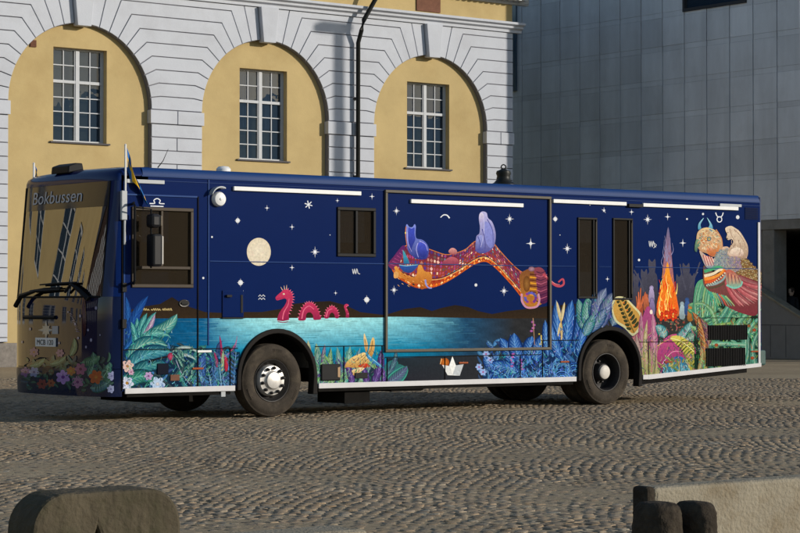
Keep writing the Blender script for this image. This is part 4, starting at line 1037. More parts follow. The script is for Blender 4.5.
# ================================================================== MURAL (flat painted shapes on the bus side, drawn as coloured polygons)
class Paint:
    def __init__(s, mp, eps=1.6e-5, base=.0006, cut=None):
        s.v = []; s.f = []; s.c = []; s.k = 0; s.mp = mp; s.eps = eps; s.base = base; s.cut = cut
        s.grid = np.zeros((1120, 1640), np.int32)
    def layer(s, faces):
        """each shape lies just above whatever is already painted beneath it"""
        sl = []
        for q in faces:
            us = [p[0] for p in q]; vs = [p[1] for p in q]
            sl.append((slice(max(0, int(min(vs) * 2)), int(max(vs) * 2) + 1), slice(max(0, int(min(us) * 2)), int(max(us) * 2) + 1)))
        k = 1 + max(int(s.grid[q].max()) if s.grid[q].size else 0 for q in sl)
        for q in sl: s.grid[q] = k
        s.k = max(s.k, k); return k
    def face(s, pts, cols, d):
        """one polygon; split finely and cut away where it would run into an opening"""
        if s.cut and any(s.cut(p) for p in pts):
            if len(pts) > 3:
                m = tuple(np.mean([p[:2] for p in pts], 0)); cm = tuple(np.mean(cols, 0))
                for i in range(len(pts)): s.face([m, pts[i], pts[(i + 1) % len(pts)]], [cm, cols[i], cols[(i + 1) % len(pts)]], d)
                return
            L = max(math.dist(pts[i][:2], pts[(i + 1) % 3][:2]) for i in range(3))
            if L > 2.2:
                mid = [tuple((pts[i][j] + pts[(i + 1) % 3][j]) / 2 for j in (0, 1)) for i in range(3)]; cm = [tuple((cols[i][j] + cols[(i + 1) % 3][j]) / 2 for j in range(3)) for i in range(3)]
                for t, c in (((pts[0], mid[0], mid[2]), (cols[0], cm[0], cm[2])), ((mid[0], pts[1], mid[1]), (cm[0], cols[1], cm[1])), ((mid[2], mid[1], pts[2]), (cm[2], cm[1], cols[2])), ((mid[0], mid[1], mid[2]), (cm[0], cm[1], cm[2]))): s.face(t, c, d)
                return
            if s.cut(tuple(np.mean([p[:2] for p in pts], 0))): return
        o = len(s.v)
        for p in pts: s.v.append(s.mp(p[0], p[1], d))
        s.f.append(tuple(range(o, o + len(pts)))); s.c.append(list(cols))
    def add(s, pts, col, same=False):
        d = s.base + s.layer([pts]) * s.eps
        s.face(list(pts), col if isinstance(col[0], (tuple, list)) else [col] * len(pts), d)
    def strip(s, A, B, ca, cb):
        """quads between two polylines, colour running from ca to cb"""
        n = len(A); A = [tuple(p) for p in A]; B = [tuple(p) for p in B]
        q = [(A[i], A[i + 1], B[i + 1], B[i]) for i in range(n - 1)]
        d = s.base + s.layer(q) * s.eps
        g = lambda c, j: c[j] if isinstance(c[0], (tuple, list)) else c
        for i in range(n - 1): s.face(q[i], [g(ca, i), g(ca, i + 1), g(cb, i + 1), g(cb, i)], d)
    def fan(s, cen, ring, cc, cr_):
        """triangles from a centre, soft colour change to the rim"""
        d = s.base + s.layer([ring]) * s.eps; n = len(ring)
        for i in range(n): s.face((tuple(cen), ring[i], ring[(i + 1) % n]), [cc, cr_, cr_], d)
    def stroke(s, pts, w0, w1, col):
        P = [np.array(p, float) for p in pts]; n = len(P); A = []; B = []
        for i in range(n):
            d = P[min(i + 1, n - 1)] - P[max(i - 1, 0)]; d = d / (np.hypot(*d) + 1e-9); q = np.array([-d[1], d[0]])
            w = (w0 + (w1 - w0) * i / max(1, n - 1)) / 2
            A.append(P[i] + q * w); B.append(P[i] - q * w)
        s.strip(A, B, col, col)
    def blob(s, cx, cy, rx, ry, c, c2=None, n=16, rot=0):
        ring = []
        for k in range(n):
            t = 2 * math.pi * k / n; a, b = rx * math.cos(t), ry * math.sin(t)
            ring.append((cx + a * math.cos(rot) - b * math.sin(rot), cy + a * math.sin(rot) + b * math.cos(rot)))
        s.fan((cx, cy), ring, c, c2 or c)
    def star(s, cx, cy, r, n=4, c=(.8, .82, .88), inner=.16):
        ring = []
        for k in range(2 * n):
            t = math.pi * k / n - math.pi / 2; q = r if k % 2 == 0 else r * inner * (1.4 if n > 4 else 1)
            if n > 4 and k % 4 == 2: q = r * .62
            ring.append((cx + .82 * q * math.cos(t), cy + q * math.sin(t)))
        s.fan((cx, cy), ring, c, tuple(x * .82 for x in c))
        s.blob(cx, cy, r * .26, r * .28, c, n=8)
    def shape(s, pts, col, col2=None, smooth=True):
        ring = cr(pts, n=4) if smooth else pts
        if col2:  # vertical gradient over the outline
            ys = [p[1] for p in ring]; a, b = min(ys), max(ys)
            s.add(ring, [tuple(col[j] + (col2[j] - col[j]) * (p[1] - a) / max(1e-6, b - a) for j in range(3)) for p in ring])
        else: s.add(ring, col)
    def leaf(s, x0, y0, x1, y1, w, c_mid, c_edge, bend=0.0, vein=None, nv=6, fat=.45, rim=None):
        P0, P1 = np.array((x0, y0), float), np.array((x1, y1), float); d = P1 - P0; L = np.hypot(*d)
        if L < .5: return
        c_mid = tuple(.80 * q for q in c_mid); c_edge = tuple(.78 * q for q in c_edge)
        q = np.array([-d[1], d[0]]) / L; n = 9; mid = []; A = []; B = []
        for i in range(n + 1):
            t = i / n; m = P0 + d * t + q * bend * L * 4 * t * (1 - t)
            h = w * (t ** fat) * (1 - t) ** .62 * 1.9
            dd = d + q * bend * L * 4 * (1 - 2 * t); dd = dd / np.hypot(*dd); qq = np.array([-dd[1], dd[0]])
            mid.append(m); A.append(m + qq * h); B.append(m - qq * h)
        if rim: s.strip([m + (a - m) * 1.22 for m, a in zip(mid, A)], [m + (b - m) * 1.22 for m, b in zip(mid, B)], rim, rim)
        dk = tuple(x * .72 for x in c_edge)
        s.strip(A, mid, c_edge, c_mid); s.strip(mid, B, tuple(x * .8 for x in c_mid), dk)
        if vein:
            vein = tuple(.5 * vein[i] + .5 * c_mid[i] for i in range(3))
            s.stroke(mid, max(.5, w * .10), .25, vein)
            for k in range(1, nv):
                t = k / nv; i = min(n - 1, int(t * n)); j = min(n, i + 1 + n // 9)
                a = mid[i]
                s.stroke([a, a + (A[j] - a) * .86], .45, .2, vein); s.stroke([a, a + (B[j] - a) * .86], .45, .2, vein)
    def flower(s, cx, cy, r, c, cc, n=6, rot=0):
        for k in range(n):
            t = rot + 2 * math.pi * k / n
            s.blob(cx + .55 * r * math.cos(t), cy + .55 * r * math.sin(t), r * .52, r * .36, tuple(x * .85 for x in c), c, 10, t)
        s.blob(cx, cy, r * .26, r * .26, cc, tuple(x * .6 for x in cc), 8)
    def obj(s, name, m):
        b = MB(); b.v = s.v; b.f = s.f; b.m = [0] * len(s.f); b.c = s.c
        me = bpy.data.meshes.new(name); me.from_pydata(s.v, [], s.f); me.materials.append(m)
        at = me.color_attributes.new('Col', 'FLOAT_COLOR', 'CORNER'); buf = []
        for c in s.c:
            for q in c: buf += [q[0], q[1], q[2], 1.0]
        at.data.foreach_set('color', buf); me.update()
        o = bpy.data.objects.new(name, me); COL.objects.link(o); attach(o, bus); return o

def side_map(u, v, d):
    x, z = S(u, v); return (x, -d, z)
def in_arch(p):
    x, z = S(p[0], p[1])
    return any((z < .55 and abs(x - c) < hw - .005) or ((x - c) / (hw - .005)) ** 2 + ((z - .55) / .635) ** 2 < 1 for c, hw in ARC) or z < zbot(x) + .04 or x > XE - .05 or x < XF + .03
P = Paint(side_map, cut=in_arch)
R_ = random.Random(5)
def mixc(a, b, t): return tuple(a[i] + (b[i] - a[i]) * t for i in range(3))
def jit(c, a=.18):
    k = 1 + R_.uniform(-a, a); return tuple(max(0, x * k * (1 + R_.uniform(-a, a) * .5)) for x in c)

# ---- lake: a grid of brushed colours
deep, teal, cyan, pale, dusk = hx('#04243a'), hx('#085a88'), hx('#0f9cc0'), hx('#a6e4e6'), hx('#2b2c2e')
def water(u, t):
    # t: 0 at the horizon, 1 at the shore. brightest on the left, fading to dusk on the right
    g = max(0, 1 - ((u - 300) / 95) ** 2) if u < 300 else max(0, 1 - ((u - 300) / 165) ** 2)
    c = mixc(teal, cyan, min(1, g * 1.25) * (1 - .75 * t))
    c = mixc(c, pale, min(1, g * 1.0) * max(0, 1 - t * 2.3))
    c = mixc(c, deep, min(1, max(0, t - .38) * 1.1))
    if u < 205: c = mixc(c, deep, min(.7, (205 - u) / 120))
    if u > 420: c = mixc(c, dusk, min(1, (u - 420) / 95))
    k = 1 + .20 * math.sin(u * .31 + 9 * t + 2 * math.sin(u * .07)) * math.sin(t * 40 + u * .02)
    return tuple(x * k for x in c)
def water_sheet(u0, u1, v0f, v1f, nu, nv=22):
    d = P.base + P.eps * P.layer([[(u0, 318), (u1, 393)]])
    def pt(i, j): u = u0 + (u1 - u0) * i / nu; return (u, v0f(u) + (v1f(u) - v0f(u)) * j / nv)
    cs = [[water(pt(i, j)[0], j / nv * .95) for i in range(nu + 1)] for j in range(nv + 1)]
    for j in range(nv):
        for i in range(nu):
            P.face((pt(i, j), pt(i + 1, j), pt(i + 1, j + 1), pt(i, j + 1)), [cs[j][i], cs[j][i + 1], cs[j + 1][i + 1], cs[j + 1][i]], d)
hz = lambda u: 318.3 - (u - 125) * .006
lo = lambda u: 393 - (u - 125) * .026
# sky glow of the panel (a little lighter blue low on the sky)
water_sheet(123.5, 612, hz, lo, 130)
# brushed horizontal highlights
for _ in range(240):
    u = R_.uniform(165, 470); t = R_.random() ** 1.4 * .5; v = hz(u) + 3 + t * 50
    L = R_.uniform(4, 16); g = max(0.1, 1 - abs(u - 290) / 120)
    c = mixc(water(u, t), pale if R_.random() < .55 else deep, R_.uniform(.15, .45) * g)
    P.stroke([(u - L, v), (u, v + R_.uniform(-.4, .4)), (u + L, v)], .15, .8, c)
# land at the horizon
brown, brown2 = hx('#35281b'), hx('#241d18')
P.shape([(123.5, 318.5), (123.5, 312), (140, 307), (160, 304), (172, 297), (178, 301), (190, 307), (205, 312), (225, 313), (245, 312), (262, 312), (280, 309), (292, 304), (310, 302), (330, 301), (345, 305), (360, 312), (380, 314.5), (386, 315), (386, 317.5), (300, 318)], brown2, brown, smooth=False)
P.shape([(388, 316.5), (388, 314), (405, 309), (420, 307), (432, 311), (441, 308), (455, 305), (468, 307), (478, 311), (492, 314), (508, 311), (525, 309), (548, 306), (575, 304), (612, 303), (612, 318), (500, 318.5)], brown2, brown, smooth=False)

# ---- stars, moon, zodiac signs
W = (.80, .82, .86)
for x, y, r, n in ((267, 208, 3.2, 4), (292, 227, 3.4, 4), (292, 267.6, 3.4, 4), (315, 252, 6, 8), (337.4, 200.6, 2.6, 4), (372, 196.5, 3.6, 4), (335.6, 293, 2.6, 4), (396.4, 211, 4.6, 8),
                   (394, 290, 5, 8), (509.6, 219, 5.6, 8), (530.7, 243.5, 6, 4), (504, 291, 5.4, 8), (567.3, 248.6, 5.6, 8), (604, 210.5, 3.5, 5), (647.6, 219.5, 5.5, 8),
                   (667.6, 216.8, 4, 4), (682.8, 243, 4.4, 4), (607.4, 279, 2.8, 4), (631.5, 212, 3.3, 4), (697, 272.5, 1.6, 4)):
    P.star(x, y, r, n)
for x, y, r in ((237.7, 220.6, 2.4), (240.5, 282.6, 2.7), (212, 237, 1.0), (203.3, 278, 1.2), (366.7, 299.7, 2.8), (475.9, 285, 1.6), (555.3, 219, 2.2), (639, 260, 1.3), (687, 219, 1.0), (703, 214, 1.2), (737.7, 217.2, 2.0), (560, 235, .5), (330, 235, .5), (480, 218, .5), (590, 205, .6)):
    P.blob(x, y, r * .9, r, W, tuple(q * .8 for q in W), 12); 
    if r > 2: P.star(x, y, r * 1.7, 4)
P.blob(258.8, 251.8, 12, 14, hx('#e6dcc6'), hx('#dccfb6'), 36)
for _ in range(30):
    t = R_.uniform(0, 6.28); q = R_.random() ** .5 * .8; P.blob(258.8 + 11 * q * math.cos(t), 251.8 + 13 * q * math.sin(t), R_.uniform(.6, 2), R_.uniform(.6, 1.6), jit(hx('#dfd3bb'), .06), None, 8)
P.stroke(cr([(440.5, 217.5), (443.5, 215), (447, 215.3), (449.5, 218.2)], False, 4), .8, 1.4, W)
for k in range(3):
    t = math.pi * k / 3 + .3; P.stroke([(308.5 - 4 * math.cos(t), 204.6 - 4 * math.sin(t)), (308.5 + 4 * math.cos(t), 204.6 + 4 * math.sin(t))], .9, .9, W)
for dy in (0, 3): P.stroke([(258.5, 296.5 + dy), (260, 294.8 + dy), (261.6, 296.5 + dy), (263.2, 294.8 + dy), (265, 296.5 + dy)], .8, .8, tuple(q * .8 for q in W))
P.stroke(cr([(149.5, 203.5), (154.8, 203.3), (153.8, 200.5), (157, 198.5), (160.3, 200.5), (159.3, 203.3), (164.5, 203.8)], False, 3), 1, 1, W); P.stroke([(150.5, 206), (163.5, 206.5)], 1, 1, W)
P.stroke(cr([(352.5, 269), (353.5, 274), (354.5, 268.8), (355.7, 274), (356.8, 268.6), (358, 273), (360, 274)], False, 3), .8, .8, tuple(q * .7 for q in W))
P.stroke(cr([(649, 241), (650, 247), (651, 241), (652.2, 247), (653.2, 241), (654.5, 246), (656, 247)], False, 3), .8, .8, tuple(q * .7 for q in W)); P.stroke([(654, 243), (656.5, 245), (653.5, 248)], .7, .7, tuple(q * .7 for q in W))
ring = [(719.4 + 2.4 * math.cos(2 * math.pi * k / 14), 219.4 + 2.7 * math.sin(2 * math.pi * k / 14)) for k in range(15)]; P.stroke(ring, .9, .9, W); P.stroke(cr([(715.6, 212.5), (717, 216), (719.4, 217), (722, 216), (723.2, 212.5)], False, 3), .9, .9, W)
# artist's handwriting on the cab: short looping strokes
x = 143.5
hw = hx('#c9b37a')
for word in (3, 5, 5):
    for k in range(word):
        P.stroke(cr([(x, 310.3), (x + .8, 308.6 + R_.uniform(-.7, .7)), (x + 1.5, 310.4), (x + 2.0, 309.8)], False, 3), .55, .5, hw); x += 1.95
    x += 1.6

# ---- sea serpent
def Z1(pts): return [(260 + x / 6.667, 270 + y / 6.667) for x, y in pts]
pk, pk2, pkl = hx('#c4385f'), hx('#8c1f48'), hx('#e06a86')
for pts in ([(118, 345), (122, 300), (142, 265), (165, 235), (178, 203), (165, 190), (140, 196), (112, 202), (104, 182), (125, 160), (145, 143), (160, 130), (182, 130), (205, 145), (218, 175), (215, 215), (205, 255), (192, 290), (188, 345)],
            [(256, 335), (262, 300), (278, 258), (300, 228), (328, 216), (358, 226), (382, 255), (398, 295), (407, 326), (380, 332), (357, 330), (352, 300), (338, 284), (322, 283), (308, 296), (302, 334)],
            [(429, 320), (434, 292), (446, 263), (464, 246), (482, 241), (502, 248), (516, 270), (526, 318), (502, 320), (497, 300), (488, 287), (475, 285), (464, 298), (455, 322)],
            [(572, 316), (573, 290), (565, 262), (560, 244), (566, 230), (580, 226), (592, 236), (576, 244), (582, 262), (592, 286), (593, 316)]):
    P.shape(Z1(pts), pk, pk2)
def spikes(path, ln, n):
    q = cr(Z1(path), False, 12)
    for k in range(n):
        i = int((k + .5) / n * (len(q) - 2)); a, b = np.array(q[i]), np.array(q[i + 1]); d = (b - a) / (np.hypot(*(b - a)) + 1e-9); nn = np.array([d[1], -d[0]])
        m = (a + b) / 2; P.add([tuple(m - d * .7 - nn * .2), tuple(m + nn * ln + d * .2), tuple(m + d * .7 - nn * .2)], pkl)
spikes([(180, 130), (206, 146), (219, 178), (214, 218), (204, 258), (190, 296)], 2.2, 11)
spikes([(258, 325), (270, 272), (298, 230), (328, 216), (360, 228), (386, 262), (404, 318)], 2.0, 15)
spikes([(431, 312), (446, 263), (480, 241), (514, 268), (525, 312)], 1.8, 11); spikes([(592, 300), (578, 250), (590, 236)], 1.2, 4)
for a, b in (((150, 135), (138, 112)), ((164, 130), (160, 104)), ((176, 130), (178, 100))): P.stroke(Z1([a, b]), .9, .3, hx('#d9b7a0'))
P.blob(*Z1([(158, 160)])[0], 1.0, .8, (.9, .8, .6)); P.blob(*Z1([(156, 160)])[0], .4, .4, (.02, .01, .02)); P.stroke(Z1([(110, 190), (140, 188), (168, 184)]), .4, .3, pk2)
for pts in ([(150, 330), (160, 280), (186, 235), (194, 190)], [(278, 325), (292, 268), (326, 240), (360, 262)], [(442, 312), (454, 272), (482, 258)]): P.stroke(cr(Z1(pts), False, 5), 1.3, .5, pkl)
for pts in ([(134, 335), (142, 300), (165, 262)], [(380, 325), (372, 280)]): P.stroke(cr(Z1(pts), False, 5), .8, .4, hx('#a32c52'))
for x0, x1 in ((258, 412), (428, 528), (565, 600), (116, 190)): P.stroke(Z1([(x0 - 8, 338), ((x0 + x1) / 2, 344), (x1 + 10, 336)]), .4, 1.2, pale)

# ---- flying carpet
top = cr([(390.5, 265), (397, 254), (405, 246), (416, 246), (430, 249.5), (445, 254.5), (456, 253), (466, 249), (474, 242), (483, 239), (492, 242), (500, 251), (510, 262), (520, 271), (532, 277), (541, 281)], False, 5)
bot = cr([(390.5, 265), (395, 275), (406, 283), (417, 288), (430, 288), (441, 285), (454, 278), (466, 270), (476, 264), (486, 262), (495, 268), (504, 277), (513, 287), (521, 297), (528, 304), (541, 304)], False, 5)
n = len(top); rows = 9
pal_in = [hx(c) for c in ('#8e2f45', '#a5485a', '#6b2a5a', '#d9a8a2', '#4a2a6e', '#a05a6e', '#6d1f3b', '#e2c5ac', '#5b4a4a', '#903a76', '#3d3a7c', '#b0706a', '#7c4068', '#5a7a8a')]
pal_out = [hx(c) for c in ('#d2551c', '#e07a24', '#c23a18', '#e6c08c', '#f0d9b0', '#b8431a', '#dd6a1e', '#2a2a2a', '#8c2a18', '#e8a04a')]
def cp(s, t):
    i = min(n - 2, int(s * (n - 1))); f = s * (n - 1) - i
    a = np.array(top[i]) * (1 - f) + np.array(top[i + 1]) * f; b = np.array(bot[i]) * (1 - f) + np.array(bot[i + 1]) * f
    return tuple(a + (b - a) * t)
P.strip(top, bot, hx('#5a2240'), hx('#b4481c'))
for i in range(64):
    for j in range(rows):
        s0, s1, t0, t1 = i / 64, (i + 1) / 64, j / rows, (j + 1) / rows
        c = tuple(1.25 * q for q in jit(R_.choice(pal_out if j >= 7 else pal_in), .15))
        m = (s0 + s1) / 2
        if (i + j) % 2: P.add([cp(s0, (t0 + t1) / 2), cp(m, t0), cp(s1, (t0 + t1) / 2), cp(m, t1)], c, same=(j > 0))
        elif R_.random() < .75: P.add([cp(s0 + .004, t0 + .02), cp(s1 - .004, t0 + .02), cp(s1 - .004, t1 - .02), cp(s0 + .004, t1 - .02)], c, same=(j > 0))
for t, c in ((.0, '#d97a34'), (.75, '#3a1a28'), (.79, '#e2b470'), (.97, '#d06018')): P.stroke([cp(s / 60, t) for s in range(61)], .7, .7, hx(c))
# the carpet's rolled purple corner
P.shape([(388, 265), (394, 256), (402, 246), (405, 247), (402, 256), (399, 266), (396, 271)], hx('#5a2468'), hx('#7a2f52'))
for k in range(6): P.stroke([(390 + k * 2.3, 264 - k * 2.8), (396 + k * 1.8, 266 - k * 2.5)], .8, .3, hx('#a0467c'))
# cat
def Z2(pts): return [(380 + x / 7.61, 220 + y / 7.61) for x, y in pts]
vb, vb2, vbl = hx('#3f4fc0'), hx('#27307f'), hx('#8190e0')
P.shape(Z2([(196, 100), (197, 45), (207, 33), (222, 52), (246, 54), (262, 32), (272, 48), (270, 100), (278, 140), (320, 150), (355, 180), (372, 225), (360, 285), (330, 300), (280, 295), (250, 278), (215, 240), (205, 180)]), vbl, vb2)
P.shape(Z2([(215, 60), (240, 66), (262, 58), (262, 110), (268, 150), (250, 190), (232, 235), (220, 200), (214, 140)]), vb, vb2)
P.shape(Z2([(290, 180), (330, 165), (358, 200), (362, 250), (335, 285), (300, 270), (285, 225)]), hx('#4a58cc'), vb2)
for pts in ([(288, 175), (276, 225), (292, 285)], [(208, 90), (212, 170), (240, 240)], [(300, 160), (345, 185), (362, 235)]): P.stroke(cr(Z2(pts), False, 5), .9, .4, hx('#a9a6e8'))
P.stroke(cr(Z2([(198, 50), (194, 110), (204, 190)]), False, 5), .9, .5, hx('#d07a4a'))
P.blob(*Z2([(194, 98)])[0], .7, .9, hx('#e8d060'))
# little blue boat and the fox
P.shape(Z2([(172, 225), (190, 250), (215, 300), (225, 330), (180, 330), (176, 280)]), hx('#4aa6b8'), hx('#2a6f9a'), smooth=False)
P.shape(Z2([(145, 342), (200, 348), (285, 340), (268, 375), (230, 402), (180, 392)]), hx('#2f57a8'), hx('#274080'))
P.stroke(Z2([(145, 342), (200, 350), (290, 340)]), .8, .8, hx('#7ab6d0'))
fx = hx('#d8832c')
P.shape(Z2([(108, 360), (128, 352), (150, 385), (200, 420), (270, 430), (290, 350), (315, 345), (340, 390), (385, 400), (395, 450), (375, 490), (340, 520), (310, 525), (300, 490), (240, 480), (180, 450), (130, 435), (104, 430), (118, 400)]), hx('#e09a44'), hx('#a8501a'))
P.shape(Z2([(108, 395), (140, 400), (135, 438), (106, 440)]), hx('#d9a05c'))
for k in range(26): x, y = R_.uniform(130, 380), R_.uniform(400, 500); P.stroke(Z2([(x, y), (x + 14, y + R_.uniform(5, 14))]), .6, .2, jit(hx('#f0b870') if R_.random() < .5 else hx('#8c3a14')))
P.stroke(cr(Z2([(345, 455), (350, 490), (370, 515), (395, 518)]), False, 5), 1.8, 1.0, hx('#8f96d8'))
# pink sleeping animal, monkey
P.shape(Z2([(520, 240), (540, 215), (565, 215), (585, 235), (580, 262), (545, 262)]), hx('#d89a94'), hx('#9a4a50'))
for pts in ([(470, 330), (500, 300), (540, 280), (580, 290), (600, 320), (560, 345), (500, 350)],): P.shape(Z2(pts), hx('#c0606c'), hx('#7a2a4a'))
def Z3(pts): return [(470 + x / 4.1, 190 + y / 4.1) for x, y in pts]
lv, lv2, lvl = hx('#7d82c8'), hx('#4c4f98'), hx('#b9b6e2')
P.shape(Z3([(36, 118), (40, 96), (52, 88), (68, 94), (74, 115), (90, 130), (103, 165), (105, 200), (96, 235), (70, 255), (45, 260), (24, 250), (22, 225), (26, 190), (38, 178), (40, 150)]), lvl, lv2)
P.shape(Z3([(60, 130), (82, 140), (96, 175), (98, 215), (84, 238), (66, 215), (58, 170)]), hx('#8a90d4'), lv)
P.shape(Z3([(30, 195), (48, 185), (58, 215), (50, 245), (30, 246), (26, 220)]), hx('#9aa0de'), lv2)
P.shape(Z3([(38, 100), (50, 94), (58, 110), (52, 130), (40, 128)]), hx('#d6cfe6'), hx('#a79fce'))
for pts in ([(58, 120), (56, 180), (44, 235)], [(70, 120), (92, 165), (94, 225)], [(32, 190), (40, 215), (38, 248)], [(50, 160), (62, 215), (60, 252)]): P.stroke(cr(Z3(pts), False, 5), .9, .4, R_.choice((lvl, lv2)))
# striped cat at the carpet's end with its tail
st_, st2 = hx('#8a4250'), hx('#4c1c48')
P.shape(Z3([(205, 345), (235, 325), (262, 318), (285, 322), (300, 345), (310, 390), (312, 440), (290, 470), (250, 480), (222, 465), (210, 425), (205, 385)]), hx('#7a4a2c'), hx('#b5762c'))
P.shape(Z3([(262, 325), (290, 318), (312, 345), (318, 400), (318, 455), (290, 465), (278, 420), (270, 370)]), st_, st2)
for k in range(9): y = 335 + k * 15; P.stroke(Z3([(272, y), (290, y + 6), (316, y - 4)]), .9, .5, hx('#b8607a') if k % 2 else hx('#33143a'))
for k in range(8): y = 345 + k * 12; P.stroke(Z3([(245, y), (272, y + 3)]), 1.6, 1.0, hx('#e09a2c') if k % 2 else hx('#5a2a1c'))
P.blob(*Z3([(252, 324)])[0], 3.2, 2.4, hx('#b08a9c'), hx('#7a5a6c'))
P.blob(*Z3([(232, 385)])[0], 3.6, 8, hx('#9a6a34'), hx('#6a3f1c'))
ringp = [(x, y) for x, y in Z3([(212, 425), (213, 455), (228, 478), (250, 483), (275, 476), (284, 452), (280, 425)])]
P.stroke(cr(ringp, False, 5), 2.0, 2.0, hx('#c58aa4'))
for k in range(14): t = 2 * math.pi * k / 14; P.blob(*Z3([(248 + 22 * math.cos(t), 442 + 20 * math.sin(t))])[0], 1.6, 1.4, jit(R_.choice((hx('#5c5ab0'), hx('#c06a3a'), hx('#7a3a8a')))), None, 8)
P.stroke(cr(Z3([(300, 345), (322, 365), (345, 388), (368, 395), (384, 385), (380, 365), (362, 378)]), False, 5), 2.6, 1.6, hx('#b84a5a'))
P.stroke(cr(Z3([(310, 352), (345, 382), (368, 388)]), False, 5), .8, .4, hx('#e08a8a'))
# ---- leaf makers
def bush(cx, cy, n, r, pal, up=-math.pi / 2, spread=1.3, w=.22, vein=None, bend=.12, sq=1.0):
    order = sorted([R_.uniform(-spread, spread) for _ in range(n)], key=lambda q: -abs(q))
    for a in order:
        L = r * R_.uniform(.65, 1.05); t = up + a; c = R_.choice(pal)
        P.leaf(cx + R_.uniform(-2, 2), cy, cx + L * math.cos(t) * sq, cy + L * math.sin(t), L * w, jit(mixc(c, (.5, .75, .75), .18)), jit(c), R_.uniform(-bend, bend), vein and jit(vein), 6)
def scatter(x0, x1, y0, y1, n, pal, L=(5, 12), w=(.8, 2.2), up=-math.pi / 2, spread=1.2, vein=None):
    for _ in range(n):
        x, y = R_.uniform(x0, x1), R_.uniform(y0, y1); l = R_.uniform(*L); t = up + R_.uniform(-spread, spread); c = R_.choice(pal)
        P.leaf(x, y, x + l * math.cos(t), y + l * math.sin(t), R_.uniform(*w), jit(mixc(c, (.4, .6, .65), .15)), jit(c), R_.uniform(-.2, .2), vein and (jit(vein) if R_.random() < .5 else None), 4)
T = [hx(c) for c in ('#1f6f74', '#2b8a86', '#15505e', '#3a9a8c', '#123f55', '#1c5f80', '#4aa89c')]
B_ = [hx(c) for c in ('#1d4a9a', '#2a62b8', '#16357a', '#2f7ac0', '#122a62', '#3a86c8', '#1a5590')]
DK = [hx(c) for c in ('#0c2a3a', '#0f3442', '#14323a', '#0a1f33')]
# cab corner: dark teal ground, big leaves
P.add([(123.5, 394), (123.5, 345), (150, 340), (185, 348), (240, 352), (240, 390)], [hx('#0b2440'), hx('#0e2f52'), hx('#0d3a4e'), hx('#0b2c40'), hx('#0c3348'), hx('#0a2036')])
scatter(124, 238, 350, 392, 150, DK + T[:2] + B_[2:4], (6, 14), (.9, 2.4))
P.leaf(126, 340, 126, 297, 4.2, hx('#1f57a4'), hx('#153a7c'), .05, hx('#3a7cc8'), 8); P.leaf(128, 345, 148, 296, 5.5, hx('#1c4f9c'), hx('#17418a'), -.08, hx('#3674c0'), 9)
P.leaf(124, 350, 138, 318, 4, hx('#1f5fa8'), hx('#143c7a'), .1, hx('#3f86cc'))
for a in ((133, 344, 137, 318, 3, .06), (137, 343, 147, 313, 3.4, -.05), (141, 343, 156, 312, 3, -.08), (136, 345, 131, 322, 3, .05)):
    P.leaf(*a[:5], hx('#4aa7a4'), hx('#2a7a86'), a[5], hx('#9adcd0'), 7, rim=hx('#16505c'))
P.leaf(140, 342, 155, 314, 3, hx('#b79ab8'), hx('#7a6aa0'), .05, hx('#e8d8d8'), 7)
P.leaf(145, 334, 177, 314, 6.2, hx('#6cb8b0'), hx('#3a8f8e'), .16, hx('#d8e0c0'), 9, rim=hx('#1d5560'))
P.leaf(139, 343, 170, 336, 4.6, hx('#5cb4ac'), hx('#2e8488'), -.2, hx('#a8dcd0'), 8)
P.leaf(128, 361, 168, 346, 7, hx('#5bb0ac'), hx('#277684'), -.24, hx('#c8d8b8'), 10, rim=hx('#164a5c'))
P.leaf(127, 372, 172, 352, 8.5, hx('#4a9fae'), hx('#1f6480'), -.16, hx('#8cc8cc'), 11, rim=hx('#123c54'))
P.leaf(126, 380, 168, 364, 6.5, hx('#3a8f94'), hx('#1c5f70'), -.12, hx('#86c4bc'), 9, rim=hx('#0f3648'))
P.leaf(124, 389, 158, 384, 7, hx('#3f9a86'), hx('#1f6a64'), -.3, hx('#8cd0b4'), 8, rim=hx('#0f3a40'))
P.stroke(cr([(148, 362), (160, 358), (172, 356)], False, 5), 2.2, 1.2, hx('#1a1a22')); P.blob(170.5, 356.5, 3, 4, hx('#c04a6a'), hx('#7a2440'), 12)
for a in ((172, 352, 182, 348, 200, 354), (176, 358, 186, 352, 196, 360)): P.leaf(a[0], a[1], a[4], a[5], 2.0, hx('#cfe0dc'), hx('#6a9a9c'), -.2, None)
P.stroke(cr([(176, 360), (182, 374), (190, 384)], False, 5), 1.0, .6, hx('#8a90a8'))
for _ in range(22): x, y = R_.uniform(172, 212), R_.uniform(352, 386); P.leaf(x, y, x + R_.uniform(-9, 9), y - R_.uniform(4, 14), R_.uniform(1, 2.2), jit(hx('#4f8f88')), jit(hx('#1f4c54')), R_.uniform(-.2, .2), jit(hx('#a8d0bc')), 5)
P.leaf(205, 385, 205, 352, 5.5, hx('#3a66b0'), hx('#274a8c'), -.12, hx('#7aa0d8'), 8); P.leaf(212, 388, 214, 360, 5, hx('#2c6c88'), hx('#1d4868'), .15, hx('#7ab8c4'), 8)
for cx, cy, r, c, cc in ((127.5, 366, 6, hx('#d8b8b0'), hx('#b08048')), (127, 383, 6.5, hx('#cdd2e6'), hx('#b0823c')), (148.5, 376, 4.2, hx('#b79ac8'), hx('#8a4a8a')), (157.5, 384, 7.2, hx('#b4cbe8'), hx('#d8d8e0')), (131, 372, 3, hx('#c8a0b8'), hx('#9a5a7a'))): P.flower(cx, cy, r, c, cc, 6, R_.random())
for x0, x1, y0 in ((216, 222, 336), (226, 236, 344)): pass
